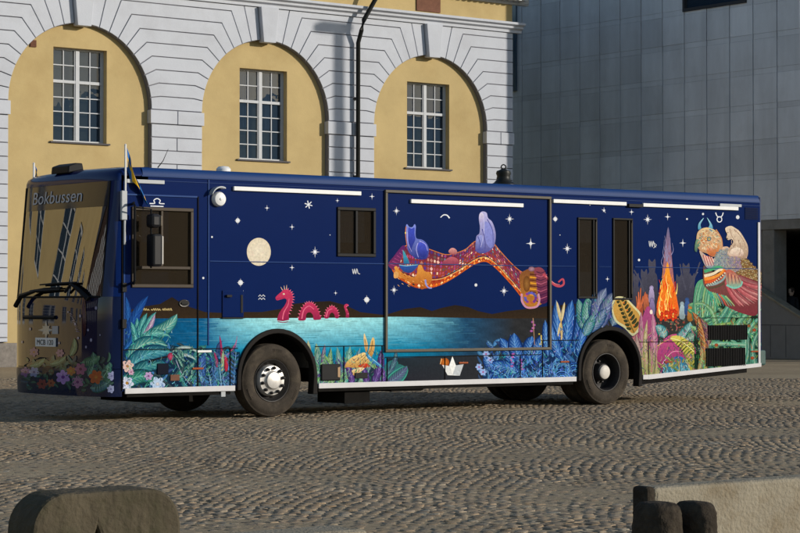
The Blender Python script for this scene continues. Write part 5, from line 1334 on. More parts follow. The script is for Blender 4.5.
P.leaf(221.5, 372, 219.5, 335, 1.5, hx('#c03a68'), hx('#8a2a6a'), .03); P.leaf(222, 374, 223, 350, 1.8, hx('#c8d8a8'), hx('#6a9a7a'), 0); P.leaf(226, 372, 224.5, 354, 2.2, hx('#d83a50'), hx('#9a1f40'), .05); P.leaf(217, 368, 214, 352, 1.6, hx('#c04a78'), hx('#7a2a60'), .05)
for k in range(6): P.stroke(cr([(224, 360), (230 + k, 352 - k * 1.5), (237, 346 - k * 2)], False, 4), .5, .3, hx('#b04a7a'))
def fern(x0, y0, x1, y1, n, ln, c, v):
    a, b = np.array((x0, y0), float), np.array((x1, y1), float); d = (b - a) / np.hypot(*(b - a)); q = np.array([-d[1], d[0]])
    for k in range(n):
        t = k / n; p = a + (b - a) * t; l = ln * (1 - t * .75)
        for s in (-1, 1): e = p + d * l * .75 + q * s * l; P.leaf(*p, *e, l * .16, jit(mixc(c, v, .3)), jit(c), s * .1)
    P.stroke([a, b], .9, .4, v)
fern(233, 390, 236, 352, 9, 9, hx('#2a62a8'), hx('#86b4dc')); fern(222, 391, 219, 362, 8, 9, hx('#2f6f9c'), hx('#8ac0d8')); fern(204, 391, 197, 366, 7, 8, hx('#24505c'), hx('#7ab0a8')); fern(212, 391, 208, 370, 7, 8, hx('#285a96'), hx('#80a8d8'))
scatter(200, 240, 372, 391, 46, B_, (4, 9), (.7, 1.6), vein=hx('#7ab0dc'))
# dark lake edge below the slide-out, paper boat with a squirrel
P.add([(387, 386.5), (387, 358), (410, 357.5), (500, 354), (482, 384)], [hx('#24242e'), hx('#1f2c34'), hx('#26313a'), hx('#2b2c30'), hx('#27282c')])
# ---- between the front wheel and the slide-out: reeds, purple pods, yellow bird with a blue tail
P.add([(305, 389), (303, 364), (330, 366), (360, 364), (385, 366), (404, 372), (412, 386)], [hx('#163a44'), hx('#183f48'), hx('#1a4850'), hx('#1a3c4a'), hx('#1e2a44'), hx('#222436'), hx('#20202e')])
G = [hx(c) for c in ('#3f8f6a', '#6aa86a', '#2a6f5c', '#8ab870', '#2f7f80', '#5a9a50')]
for x0, x1, y1, w, c in ((309, 308, 340, 4, '#a8a884'), (314, 316, 343, 4.5, '#7fa88c'), (320, 318, 347, 4, '#3f8f8a'), (327, 325, 344, 3, '#6a4a8a'), (333, 331, 348, 3.5, '#5a9a5c'), (338, 337, 347, 4, '#3f9a94'), (344, 350, 346, 4.5, '#4aa0a0'), (352, 360, 348, 3.8, '#3f8aa8'), (358, 372, 352, 3.4, '#7ab0a8')):
    P.leaf(x0, 386, x1, y1, w, jit(mixc(hx(c), (.7, .8, .6), .25)), hx(c), R_.uniform(-.08, .08), mixc(hx(c), (.8, .9, .7), .6), 7)
scatter(305, 385, 364, 387, 80, G + [hx('#4a3a86'), hx('#5c3f94')], (5, 12), (.8, 2), vein=hx('#b0d8a8'))
for x0, y0, x1, y1, w in ((352, 386, 345, 362, 4), (372, 386, 381, 350, 5), (378, 388, 384, 368, 4), (366, 386, 362, 366, 4)): P.leaf(x0, y0, x1, y1, w, hx('#6a4a9a'), hx('#43306e'), .08, hx('#a08ac8'), 6)
for cx, cy, rx, ry, rt in ((396, 373, 11, 9, -.3), (391, 366, 8, 5, -.6)): P.blob(cx, cy, rx, ry, hx('#3a6a80'), hx('#2a6a68'), 20, rt)
P.leaf(387, 383, 407, 366, 6, hx('#6a4a94'), hx('#2f7a78'), .08, hx('#58c0a0'), 8, rim=hx('#3f9a88')); P.leaf(386, 376, 396, 350, 3, hx('#58608a'), hx('#2a5a6a'), .1, hx('#6ac0a8'))
def Z5(pts): return [(300 + x / 6.667, 330 + y / 6.667) for x, y in pts]
yw, yw2 = hx('#e0bd78'), hx('#c08a44')
P.shape(Z5([(428, 22), (440, 50), (452, 95), (450, 130), (440, 148), (430, 110), (424, 60)]), hx('#e8d09a'), yw2)
P.shape(Z5([(487, 48), (498, 70), (497, 120), (485, 165), (468, 180), (452, 168), (462, 120), (474, 70)]), yw, yw2)
P.shape(Z5([(430, 150), (455, 175), (460, 215), (425, 245), (370, 252), (320, 248), (298, 250), (310, 215), (350, 180), (400, 158)]), hx('#ecd08c'), yw2)
P.shape(Z5([(345, 270), (400, 250), (430, 255), (400, 280), (370, 300), (355, 300)]), hx('#ecd9ac'), yw2)
P.shape(Z5([(385, 240), (440, 222), (470, 240), (430, 252)]), hx('#d8482a'), hx('#a8301c'))
P.shape(Z5([(445, 150), (475, 180), (520, 215), (555, 245), (548, 255), (500, 228), (460, 200), (440, 170)]), hx('#3f9ac8'), hx('#2a6aa8'))
for pts in ([(432, 60), (444, 140)], [(484, 70), (470, 168)], [(440, 170), (380, 235)], [(430, 165), (330, 240)], [(455, 190), (400, 245)]): P.stroke(Z5(pts), .6, .3, hx('#8c5a2a'))
P.stroke(Z5([(455, 170), (545, 245)]), .6, .3, hx('#a8dcf0'))
def Z6(pts): return [(430 + x / 4.1, 280 + y / 4.1) for x, y in pts]
P.blob(*Z6([(62, 338)])[0], 4.2, 4.6, hx('#d07a30'), hx('#9a4a18'), 14); P.stroke(Z6([(48, 322), (42, 345)]), 1.4, .8, hx('#e0a060'))
P.add(Z6([(50, 348), (78, 352), (92, 312), (106, 350), (138, 345), (122, 392), (72, 390)]), hx('#dfe0de')); P.add(Z6([(92, 312), (106, 350), (92, 388), (80, 352)]), hx('#f2f2ee')); P.add(Z6([(106, 350), (138, 345), (122, 392), (92, 388)]), hx('#bfc4c8'))
for _ in range(30): x = R_.uniform(388, 470); v = R_.uniform(322, 346); P.stroke([(x - 6, v), (x + 6, v)], .2, .6, mixc(water(x, .3), hx('#3a6a80'), .35))
# ---- blue jungle under and right of the slide-out
P.add([(480, 384), (486, 368), (505, 360), (530, 354), (552, 338), (560, 326), (580, 330), (586, 345), (582, 381), (540, 383)], [hx('#122c54')] * 10)
scatter(482, 584, 344, 382, 150, B_, (6, 13), (.9, 2.4), vein=hx('#7ab4e4'))
for x0, y0, x1, y1, w in ((500, 372, 484, 356, 5), (512, 366, 500, 338, 6), (520, 360, 514, 333, 7), (530, 360, 532, 336, 7), (536, 362, 545, 334, 6.5), (520, 372, 486, 366, 6), (548, 356, 545, 320, 4), (556, 358, 556, 300, 6), (566, 350, 572, 300, 6.5), (574, 352, 580, 306, 6), (562, 360, 550, 322, 5), (580, 360, 585, 322, 5)):
    P.leaf(x0, y0, x1, y1, w, hx('#3f7fd0'), hx('#1c489a'), R_.uniform(-.14, .14), hx('#9cc8f0'), 9, rim=hx('#0f2a5c'))
for cx, cy in ((500, 380), (520, 378), (545, 376), (562, 378), (575, 372)):
    for k in range(4): r = 10 - k * 2.3; P.stroke([(cx + r * math.cos(t), cy - r * .9 * math.sin(t)) for t in [math.pi * q / 10 for q in range(11)]], .9, .6, jit(hx('#5a9ae0') if k % 2 else hx('#2a5cae')))
scatter(488, 584, 366, 383, 60, B_ + [hx('#2f8aa8')], (4, 8), (.6, 1.4), vein=hx('#8ac4ec'))
for x, y in ((486, 354), (479, 367), (490, 360), (483, 372)): P.flower(x, y, 3.4, hx('#9ab4e8'), hx('#c04a8a'), 6)
for x, y, n in ((513, 358, 5), (522, 364, 4), (533, 326, 4)):
    for k in range(n): P.blob(x + R_.uniform(-1.5, 1.5), y + k * 3 - 4, 1.7, 1.3, jit(hx('#b870b0')), hx('#8a3f86'), 8)
P.stroke([(533, 318), (534.5, 345)], .8, .5, hx('#b08a6a')); P.stroke([(541, 335), (542, 348)], .8, .5, hx('#c8b84a'))
for k in range(7): P.blob(541 + R_.uniform(-2, 2), 334 + k * 2, .9, .8, hx('#d0b848'), None, 6)
# dragonfly
yl = hx('#e6cf96')
for a in ((556.5, 301, 561, 322, 1.7), (564.5, 302, 561, 322, 1.7), (557.5, 338, 560.5, 322, 1.2), (562, 341, 561, 322, 1.3)): P.leaf(a[2], a[3], a[0], a[1], a[4], hx('#f0e2b4'), yl, 0)
P.stroke([(561, 318), (561, 340)], 1.2, .6, hx('#c8a45c'))
# ---- teal and violet leaves by the tall windows
for a in ((583, 330, 578, 299, 5, '#2f8a80'), (586, 326, 588, 297, 5.5, '#3a9a8a'), (596, 330, 590, 300, 5, '#2f7a88'), (592, 325, 594, 291, 6, '#4a6a9a'), (598, 326, 606, 288, 7, '#56609c'), (602, 328, 614, 292, 6, '#4f5a94'), (588, 332, 606, 308, 5.5, '#3a5f94'), (584, 336, 594, 314, 5, '#2f7f90'), (612, 326, 618, 300, 5, '#4a6a90')):
    P.leaf(*a[:5], mixc(hx(a[5]), (.55, .75, .75), .3), hx(a[5]), R_.uniform(-.12, .12), mixc(hx(a[5]), (.8, .85, .9), .5), 8, rim=hx('#1f3a5c'))
# ---- camp fire, silhouettes, bright plants, right of the rear wheel
gs = hx('#4a4a5a')
for cx, top_, hw in ((652, 262, 5), (644, 272, 4.4), (686, 266, 5), (692, 276, 4), (636, 276, 4), (679, 277, 4)):
    P.shape([(cx - hw, 318), (cx - hw * 1.1, top_ + 18), (cx - hw * .6, top_ + 10), (cx - hw * .75, top_ + 3), (cx - hw * .6, top_ - 3), (cx, top_), (cx + hw * .6, top_ - 3), (cx + hw * .75, top_ + 4), (cx + hw * .6, top_ + 10), (cx + hw * 1.1, top_ + 18), (cx + hw, 318)], gs, hx('#2c2c3a'))
for pts in ([(686, 290), (682, 276), (680, 264)], [(644, 292), (640, 280), (634, 270)], [(690, 288), (696, 274), (700, 262)]): P.stroke(pts, 2, 1.2, gs)
P.add([(618, 318), (640, 310), (660, 312), (700, 308), (706, 330), (700, 345), (630, 345)], [hx('#2c2a38'), hx('#2a2834'), hx('#3a2a26'), hx('#2c2a30'), hx('#35402e'), hx('#3a3a2c'), hx('#2f3040')])
for _ in range(70): x, y = R_.uniform(655, 690), R_.uniform(312, 332); P.blob(x, y, R_.uniform(.6, 1.6), R_.uniform(.5, 1.2), jit(R_.choice((hx('#8c5a4a'), hx('#6a7a5a'), hx('#9a4a3a'), hx('#58504a')))), None, 7)
P.shape([(657.5, 318), (658.5, 300), (662, 285), (663, 265), (665, 245), (668, 227), (670.5, 245), (672, 262), (674, 282), (677, 300), (678, 316)], hx('#6a6a90'), hx('#c8642a'), smooth=True)
for k in range(34): x = 667.5 + R_.gauss(0, 1) * 2.2; y = R_.uniform(232, 290); P.stroke(cr([(x, y + 9), (x + R_.uniform(-2, 2), y + 4), (x + R_.uniform(-1.5, 1.5), y - 3)], False, 4), .7, .2, jit(hx('#8a8ab0') if y < 258 else hx('#d88a4a')))
P.shape([(657, 310), (658, 298), (662, 286), (665, 272), (667.5, 262), (670, 274), (674, 288), (677, 300), (677, 312), (667, 319)], hx('#f0a030'), hx('#e8481c'))
for k in range(60):
    x = 667 + R_.gauss(0, 1) * 4; y = R_.uniform(280, 315); P.stroke(cr([(x, y + 5), (x + R_.uniform(-2, 2), y), (x + R_.uniform(-2, 2), y - 6)], False, 4), 1.2, .2, jit(R_.choice((hx('#f8c850'), hx('#f07a24'), hx('#e0401c'), hx('#f8e080')))))
for k in range(18): P.blob(R_.uniform(659, 676), R_.uniform(310, 320), 1.6, 2.2, jit(hx('#e84a20')), hx('#a8281a'), 8)
for cx, cy, c in ((651.5, 288, '#b0a0c8'), (652, 300, '#8a7aa8'), (646, 296, '#c06a4a'), (640, 302, '#b0583c'), (682, 304, '#a8c0c8'), (687, 300, '#3f5f98'), (690, 306, '#c0803c')):
    P.blob(cx, cy, 2.2, 2.6, jit(hx(c)), tuple(q * .6 for q in hx(c)), 10); P.shape([(cx - 2, cy + 2), (cx + 2, cy + 2), (cx + 2.6, cy + 14), (cx - 2.6, cy + 14)], hx(c), tuple(q * .5 for q in hx(c)))
for k in range(5): P.stroke(cr([(634, 314), (637 + k, 306), (636 + k * 2.3, 296 - (k % 3) * 4)], False, 4), 2, .8, jit(hx('#c86a44')))
# patterned yellow leaf by the wheel arch
def Z8(pts): return [(600 + x / 4.85, 270 + y / 4.85) for x, y in pts]
P.shape(Z8([(58, 205), (58, 160), (78, 130), (122, 134), (165, 174), (198, 212), (202, 262), (165, 322), (118, 282), (76, 252)]), hx('#d8d2a0'), hx('#b8b890'))
P.shape(Z8([(64, 200), (66, 162), (84, 138), (120, 142), (160, 182), (190, 218), (193, 260), (160, 308), (120, 270), (82, 244)]), hx('#c9a050'), hx('#b07f3c'))
mid = [(165, 305), (130, 230), (92, 145)]
P.stroke(cr(Z8(mid), False, 6), 1.2, .5, hx('#6a5a2a'))
for k in range(8):
    t = (k + .5) / 8; x = 160 - 66 * t; y = 292 - 146 * t
    for s_, dx, dy in ((1, 30, -28), (-1, -30, 4)):
        q = (1 - t * .45); a_, b_ = Z8([(x + dx * .15, y + dy * .15), (x + dx * q, y + dy * q - 8)]); P.leaf(*a_, *b_, 1.7, hx('#4a4f30'), hx('#2c3524'), .12 * s_)
    if k % 2: P.blob(*Z8([(x + 16, y + 4)])[0], 1.0, .8, hx('#c8662c'), None, 7)
P.leaf(628, 342, 648, 322, 6, hx('#d08a8a'), hx('#9a4a6a'), .2, hx('#e8c8b8'), 8)
pkp = [hx(c) for c in ('#b04a80', '#8f3f7f', '#c86a94', '#7a3a70')]
P.shape([(638, 378), (636, 350), (641, 322), (648, 306), (655, 322), (657, 350), (655, 378)], hx('#a8447e'), hx('#5c5a4a'))
for a in ((646, 376, 641, 312, 4, '#a83f7c'), (652, 376, 652, 311, 4.2, '#c05a94'), (648, 378, 647, 320, 2.6, '#b8a86a'), (641, 378, 636, 335, 4, '#a07a7a'), (655, 378, 660, 340, 4, '#9a7a62')): P.leaf(*a[:5], mixc(hx(a[5]), (.9, .8, .7), .25), hx(a[5]), R_.uniform(-.05, .05), mixc(hx(a[5]), (.95, .85, .7), .5), 8)
P.blob(651, 312, 1.5, 2.4, hx('#f0e0d0'), None, 8)
for _ in range(40): x = R_.uniform(638, 662); P.stroke([(x, 378), (x + R_.uniform(-3, 3), 378 - R_.uniform(12, 34))], .9, .3, jit(R_.choice((hx('#8f9a5a'), hx('#b0a878'), hx('#6a7a4a'), hx('#a86a7a')))))
P.shape([(657, 352), (668, 336), (682, 335), (694, 345), (699, 358), (690, 365), (678, 357), (668, 362), (660, 372)], hx('#c24f86'), hx('#7f2f5c'))
P.stroke(cr([(657, 346), (670, 339), (684, 340), (697, 352)], False, 5), .8, .5, hx('#e0a070')); P.stroke(cr([(662, 364), (672, 352), (684, 352)], False, 5), .8, .4, hx('#e8a0b8'))
for a in ((664, 338, 655, 326, 5, '#3f9aa8'), (676, 340, 690, 322, 6, '#4aa8b0'), (684, 340, 700, 325, 5, '#3a8a6a')): P.leaf(*a[:5], mixc(hx(a[5]), (.8, .9, .8), .3), hx(a[5]), .15, hx('#d0e8d8'), 7, rim=hx('#245a58'))
P.shape([(664, 377), (668, 362), (678, 356), (688, 362), (694, 376)], hx('#2f6aa0'), hx('#2a8a8a'))
for _ in range(26): x = R_.uniform(664, 692); P.leaf(x, 377, x + R_.uniform(-6, 6), 377 - R_.uniform(6, 15), 1.3, jit(hx('#5ab0c0')), jit(hx('#2a6a9a')), .1, hx('#b8e0e8'), 4)
P.shape(Z8([(340, 330), (380, 318), (430, 345), (485, 390), (545, 430), (545, 505), (480, 515), (440, 495), (425, 440), (395, 385)]), hx('#d0c45c'), hx('#9c9438'))
for k in range(13):
    t = k / 13; x = 385 + 135 * t; y = 340 + 125 * t
    P.stroke(cr(Z8([(x - 18 - 22 * t, y + 22 + 26 * t), (x, y + 4), (x + 26, y - 6 + 10 * t)]), False, 4), 1.5, .5, hx('#3a461e') if k % 2 else hx('#6a7428'))
P.stroke(cr(Z8([(340, 330), (400, 350), (470, 410), (535, 470)]), False, 6), .9, .6, hx('#e8e0a0'))
scatter(660, 706, 358, 377, 40, [hx('#a8a03f'), hx('#6a8a3a'), hx('#3a7a6a')], (4, 9), (.8, 1.6), vein=hx('#e0d890'))
# ---- green jungle under the great bird
P.add([(694, 376), (694, 330), (696, 312), (694, 302), (706, 286), (724, 284), (757, 300), (761, 366), (740, 371)], [hx('#173024')] * 9)
GR = [hx(c) for c in ('#3f9a6a', '#5ab07a', '#2a7a5a', '#7ab880', '#2f8a7a', '#8aa858', '#1f5f4c')]
scatter(696, 760, 305, 372, 110, GR, (7, 15), (1.2, 3), spread=1.6, vein=hx('#c0e0b0'))
def ribbon(pts, w0, w1, c, n=5):
    """a long strap leaf: several brushed strands side by side"""
    base = cr(pts, False, 6); P.stroke(base, w0 * 1.25, w1 * 1.25, tuple(.35 * q for q in c))
    for k in range(n):
        o = (k / (n - 1) - .5); m_ = 1.25 - 1.0 * abs(o + .12)
        ln = []
        for i, p in enumerate(base):
            q = base[min(i + 1, len(base) - 1)]; r_ = base[max(i - 1, 0)]; d = np.array(q) - np.array(r_); d = d / (np.hypot(*d) + 1e-9); w_ = w0 + (w1 - w0) * i / (len(base) - 1)
            ln.append((p[0] - d[1] * o * w_, p[1] + d[0] * o * w_))
        P.stroke(ln, w0 / n * 1.2, w1 / n * 1.1, jit(tuple(q * m_ for q in mixc(c, (.75, .85, .65), .25 if k == n // 2 else .05)), .14))
P.shape([(692, 318), (693, 300), (696, 284), (703, 279), (713, 281), (720, 288), (719, 305), (712, 318), (702, 324)], hx('#5aa07a'), hx('#2f6a5c'))
for k in range(9): ribbon([(696 + k * 2.2, 320), (695 + k * 2.6, 300), (699 + k * 2.3, 283 + k * .6)], 2.4, .8, jit(hx(('#4f9a72', '#6ab088', '#3a7f70', '#86b47a')[k % 4])), 3)
for pts, w0, w1, c in (([(700, 322), (716, 316), (735, 312), (757, 305)], 6, 2, '#2f7a62'), ([(706, 330), (720, 318), (728, 304), (722, 294)], 6, 2, '#3f8f78'), ([(725, 325), (731, 312), (742, 304), (758, 302)], 5.5, 2, '#3a8a6a'),
                       ([(716, 326), (712, 312), (703, 304), (694, 304)], 5, 1.6, '#6aa070'), ([(736, 326), (744, 316), (752, 312), (759, 316)], 5, 2, '#4f9a74'), ([(748, 368), (745, 345), (750, 328), (759, 318)], 7, 2.4, '#4a9a80'),
                       ([(755, 366), (752, 350), (755, 338), (760, 330)], 5, 2, '#3a8070'), ([(744, 370), (748, 352), (747, 336), (741, 322)], 4.5, 1.6, '#2f7a68'), ([(702, 346), (715, 344), (730, 344), (745, 345)], 4.5, 3, '#5a9a80'),
                       ([(700, 345), (706, 334), (716, 326), (730, 323)], 4.5, 1.6, '#7a9a4a'), ([(698, 374), (702, 356), (701, 338), (704, 322)], 4.5, 1.4, '#8a7a44'), ([(705, 374), (706, 360), (704, 346)], 3.6, 1.4, '#b0904a')):
    ribbon(pts, w0, w1, hx(c))
P.leaf(704, 352, 692, 312, 5, hx('#c07a48'), hx('#8a4a34'), .1, hx('#e8c080'), 8); P.leaf(708, 346, 700, 318, 4, hx('#8a5a6a'), hx('#5a3a4a'), .1, hx('#d0a090'), 7)
for x, y in ((748, 326), (754, 330), (741, 330), (716, 345), (752, 358)): P.blob(x, y, 2, 1.7, hx('#b85a30'), hx('#7a3a24'), 8)
def brush(x0, x1, y0f, y1, n, pal, up=-math.pi / 2, sp=.9, L=(2, 6)):
    for _ in range(n):
        x = R_.uniform(x0, x1); y = R_.uniform(y0f(x), y1); l = R_.uniform(*L); t = up + R_.uniform(-sp, sp); b_ = R_.uniform(-1.2, 1.2)
        c = tuple(R_.choice((.55, .8, 1.1)) * q for q in jit(hx(R_.choice(pal)), .25))
        P.stroke([(x, y), (x + .5 * l * math.cos(t) + b_, y + .5 * l * math.sin(t)), (x + l * math.cos(t), y + l * math.sin(t))], R_.uniform(.35, .9), .15, c)
brush(125, 236, lambda x: 352 if x > 172 else 330, 390, 420, ['#2a7a80', '#1a4f70', '#4aa09a', '#0f2f44', '#3a6ab0', '#7ac0b8'])
brush(306, 384, lambda x: 352, 387, 260, ['#3f8f6a', '#5a4a8a', '#2a6f6c', '#8ab080', '#22304c'])
brush(488, 586, lambda x: 352 - max(0, x - 530) * .8, 381, 520, ['#2a62b8', '#16357a', '#5a9ae0', '#10244a', '#2f8aa8', '#86b8ec'])
brush(586, 612, lambda x: 300, 326, 90, ['#56609c', '#3a8a84', '#2a3a64', '#8a94c0'])
brush(640, 700, lambda x: 330, 376, 240, ['#a8447e', '#6a3a5a', '#b8a86a', '#4a7a5a', '#d08aa0', '#2f5a6a'])
brush(696, 757, lambda x: 300, 371, 420, ['#2f7a62', '#173f34', '#6ab088', '#3a8a7a', '#8aa050', '#a86a3a', '#1f5048'])
# ---- the great bird
def Z7(pts): return [(690 + x / 6.6625, 210 + y / 6.6625) for x, y in pts]
P.shape(Z7([(90, 370), (120, 400), (180, 380), (240, 260), (290, 300), (360, 310), (420, 370), (450, 400), (490, 420), (495, 530), (470, 610), (440, 700), (350, 690), (240, 640), (150, 560), (90, 500), (85, 430)]), hx('#6a5a4a'), hx('#7a2f3a'))
# neck and head
P.shape(Z7([(60, 270), (100, 300), (150, 330), (190, 260), (250, 245), (265, 300), (220, 390), (150, 400), (105, 380), (80, 330)]), hx('#d8b49a'), hx('#7a8fa0'))
P.shape(Z7([(40, 200), (48, 150), (80, 122), (130, 118), (175, 145), (205, 195), (215, 250), (185, 290), (150, 312), (110, 290), (70, 275), (45, 240)]), hx('#d6b890'), hx('#b88460'))
P.shape(Z7([(28, 265), (32, 225), (42, 195), (62, 205), (66, 235), (50, 250), (42, 280)]), hx('#7a9a78'), hx('#4a6a60'))
for (p, q) in (([(52, 130), (55, 90), (90, 52), (68, 95), (72, 122)], 0), ([(120, 122), (128, 95), (110, 50), (140, 90), (150, 125), (140, 145)], 0)): P.shape(Z7(p), hx('#9ad0e0'), hx('#3f86a8'))
P.shape(Z7([(100, 250), (140, 225), (180, 222), (195, 250), (165, 300), (130, 305), (112, 280)]), hx('#d89a60'), hx('#b8603c')); P.shape(Z7([(108, 248), (140, 232), (170, 236), (150, 268), (120, 272)]), hx('#e8c090'), hx('#d07a5a'))
P.stroke(cr(Z7([(170, 130), (205, 185), (215, 245)]), False, 6), 1.2, .6, hx('#c58a5c')); P.stroke(cr(Z7([(80, 128), (130, 124), (165, 145)]), False, 6), 1.2, .8, hx('#e8c88a'))
for k in range(40): t = R_.uniform(0, 6.28); P.blob(*Z7([(90 + 38 * math.cos(t) * R_.random() ** .5, 175 + 45 * math.sin(t) * R_.random() ** .5)])[0], .9, .7, jit(R_.choice((hx('#e8b070'), hx('#b86a3a'), hx('#d8c890')))), None, 6)
for k in range(170):
    t = R_.uniform(0, 6.28); q = R_.random() ** .5; x, y = 122 + 72 * q * math.cos(t), 200 + 70 * q * math.sin(t); an = math.atan2(y - 190, x - 60) + .5
    P.stroke(Z7([(x, y), (x + 13 * math.cos(an), y + 13 * math.sin(an))]), .8, .2, jit(R_.choice((hx('#e6c89a'), hx('#c98a54'), hx('#b8704a'), hx('#e0d8b8'), hx('#8a9a8a')))))
for x, y, s in ((124, 192, .72), (66, 188, .4)): P.blob(*Z7([(x, y)])[0], 3 * s, 3.2 * s, hx('#4f8fa0'), hx('#2f5a6a'), 12); P.blob(*Z7([(x, y)])[0], 1.6 * s, 1.8 * s, hx('#e8d080'), None, 10); P.blob(*Z7([(x, y)])[0], .9 * s, 1 * s, (.01, .01, .01), None, 8)
for k in range(8): P.stroke(Z7([(85 + k * 8, 300 + k * 2), (105 + k * 9, 372)]), 1.0, .5, jit(hx('#e8c0a8') if k % 2 else hx('#b8585a')))
BODY = Z7([(150, 330), (190, 260), (240, 258), (290, 300), (360, 312), (420, 370), (450, 400), (490, 420), (495, 520), (400, 470), (300, 420), (230, 410), (160, 395)])
def inside(p, poly):
    c = False; j = len(poly) - 1
    for i in range(len(poly)):
        if (poly[i][1] > p[1]) != (poly[j][1] > p[1]) and p[0] < (poly[j][0] - poly[i][0]) * (p[1] - poly[i][1]) / (poly[j][1] - poly[i][1]) + poly[i][0]: c = not c
        j = i
    return c
# breast scales: rows of little half rounds
for j in range(9):
    for i in range(16):
        x = 165 + i * 12 + (j % 2) * 6; y = 285 + j * 13 + max(0, (i - 6)) * 3
        if x < 330 - j * 2 and inside(Z7([(x, y)])[0], BODY): P.blob(*Z7([(x, y)])[0], 1.0, .95, jit(R_.choice((hx('#8fb0b4'), hx('#b0c0b0'), hx('#6a8fa0'), hx('#a8a890')))), hx('#4a6470'), 8)
for j in range(10):
    for i in range(17):
        x = 250 + i * 15 + (j % 2) * 7; y = 318 + j * 16 + max(0, i - 4) * 4
        if inside(Z7([(x, y)])[0], BODY): P.blob(*Z7([(x, y)])[0], 1.35, 1.3, jit(R_.choice((hx('#c8a46a'), hx('#e0c890'), hx('#a8804a'), hx('#b08aa0') if x < 320 else hx('#c0985a')))), hx('#3a2a22'), 8); P.blob(*Z7([(x, y + 2)])[0], .5, .5, hx('#4a3226'), None, 6)
CH = Z7([(150, 395), (160, 335), (190, 268), (245, 255), (292, 300), (335, 322), (345, 385), (300, 420), (240, 405), (190, 385)])
for j in range(18):
    for i in range(24):
        x = 148 + i * 9 + (j % 2) * 4.5; y = 258 + j * 9.5
        if inside(Z7([(x, y)])[0], CH):
            t = (x - 150) / 200; c = mixc(hx(R_.choice(('#9fc0c4', '#b8c8c0', '#7fa4b0'))), hx(R_.choice(('#c09ab0', '#d0b090', '#a888a8'))), min(1, max(0, t + R_.uniform(-.15, .15))))
            P.blob(*Z7([(x, y)])[0], .80, .85, jit(c), tuple(.45 * q for q in c), 7)
for j in range(12):
    for i in range(22):
        x = 300 + i * 10 + (j % 2) * 5; y = 315 + j * 12 + i * 3.2
        if inside(Z7([(x, y)])[0], BODY) and not inside(Z7([(x, y)])[0], CH): P.blob(*Z7([(x, y)])[0], 1.0, 1.0, jit(hx(R_.choice(('#d8b878', '#e8d09a', '#b88a50')))), hx('#4a3426'), 7)
# shoulder wing bands: green, cream, orange, red
for pts, c, w in (([(92, 410), (140, 395), (190, 380), (225, 400)], '#4aa070', 3.4), ([(92, 440), (150, 425), (195, 400), (225, 400)], '#e8d8b8', 3.0), ([(92, 460), (150, 450), (200, 425), (228, 395)], '#e8903a', 3.4), ([(95, 480), (155, 472), (210, 445), (235, 400)], '#d85a2a', 3.2), ([(110, 500), (165, 492), (215, 465), (245, 415)], '#8aa0a0', 2.6), ([(120, 520), (180, 510), (230, 480), (250, 430)], '#5a4a3a', 2.4)):
    P.stroke(cr(Z7(pts), False, 6), w, w * .7, hx(c))
for k in range(20): t = k / 20; P.blob(*Z7([(105 + 130 * t, 505 - 32 * t - 60 * t * t)])[0], .9, .9, hx('#d8d8c0') if k % 2 else hx('#3a4a50'), None, 6)
# big wing: fan of red feathers
fe = [hx(c) for c in ('#b8424e', '#d0606a', '#9a2f3e', '#c8787a', '#a83a48', '#7f2a3a')]
for k in range(15):
    t = k / 14; x0, y0 = 235 + 70 * t, 455 + 10 * t - 30 * t; ang = math.radians(62 - 44 * t); L = 215 + 30 * math.sin(t * 3)
    x1, y1 = x0 + L * math.cos(ang), y0 + L * math.sin(ang); x1 = min(x1, 505)
    a, b = Z7([(x0, y0), (x1, y1)]); P.leaf(*a, *b, 2.6, mixc(fe[k % 6], (.9, .7, .65), .25), fe[k % 6], .05, hx('#f0b0a0') if k % 2 else hx('#6a1f30'), 3, fat=.3)
P.shape(Z7([(235, 410), (270, 400), (310, 430), (345, 480), (330, 515), (285, 520), (245, 495)]), hx('#c05a4a'), hx('#7ab09a')); P.stroke(cr(Z7([(240, 500), (290, 520), (335, 505), (345, 475)]), False, 6), 1.8, 1.2, hx('#7ac0b0'))
for k in range(7): P.stroke(Z7([(250 + k * 11, 420 + k * 4), (252 + k * 13, 495 - k)]), .9, .4, jit(hx('#e08a6a') if k % 2 else hx('#8a2f3a')))
for k in range(9): P.stroke(cr(Z7([(120 + k * 14, 540 + k * 4), (140 + k * 16, 585 + k * 3), (150 + k * 18, 640)]), False, 4), 1.6, .6, jit(R_.choice((hx('#3f9a80'), hx('#c86a4a'), hx('#8ab878'), hx('#5a8a8a')))))
# white bear on its back
cream, cream2 = hx('#e0cdb4'), hx('#a88a74')
P.shape(Z7([(235, 118), (268, 106), (295, 118), (330, 145), (362, 195), (382, 240), (384, 290), (370, 322), (330, 320), (310, 300), (265, 310), (245, 290), (262, 250), (285, 215), (275, 195), (252, 200), (240, 185), (245, 160), (235, 140)]), cream, cream2)
P.shape(Z7([(250, 280), (300, 250), (345, 262), (350, 305), (300, 310), (262, 305)]), hx('#ecdcc8'), hx('#c8a898'))
for pts in ([(290, 130), (340, 180), (368, 250)], [(300, 230), (270, 260), (255, 290)], [(262, 125), (275, 170), (290, 200)], [(320, 200), (335, 250), (325, 300)]): P.stroke(cr(Z7(pts), False, 5), .9, .4, cream2)
for k in range(60):
    x, y = R_.uniform(262, 372), R_.uniform(125, 315)
    if x - 262 > (y < 200) * 10 and x < 330 + (y - 125) * .3: P.stroke(Z7([(x, y), (x + R_.uniform(-3, 5), y + R_.uniform(6, 14))]), .5, .2, jit(R_.choice((cream, cream2, hx('#f0e4d0')))))
P.blob(*Z7([(250, 150)])[0], .5, .5, (.05, .03, .03), None, 6); P.blob(*Z7([(247, 190)])[0], .8, .6, (.08, .05, .04), None, 6)
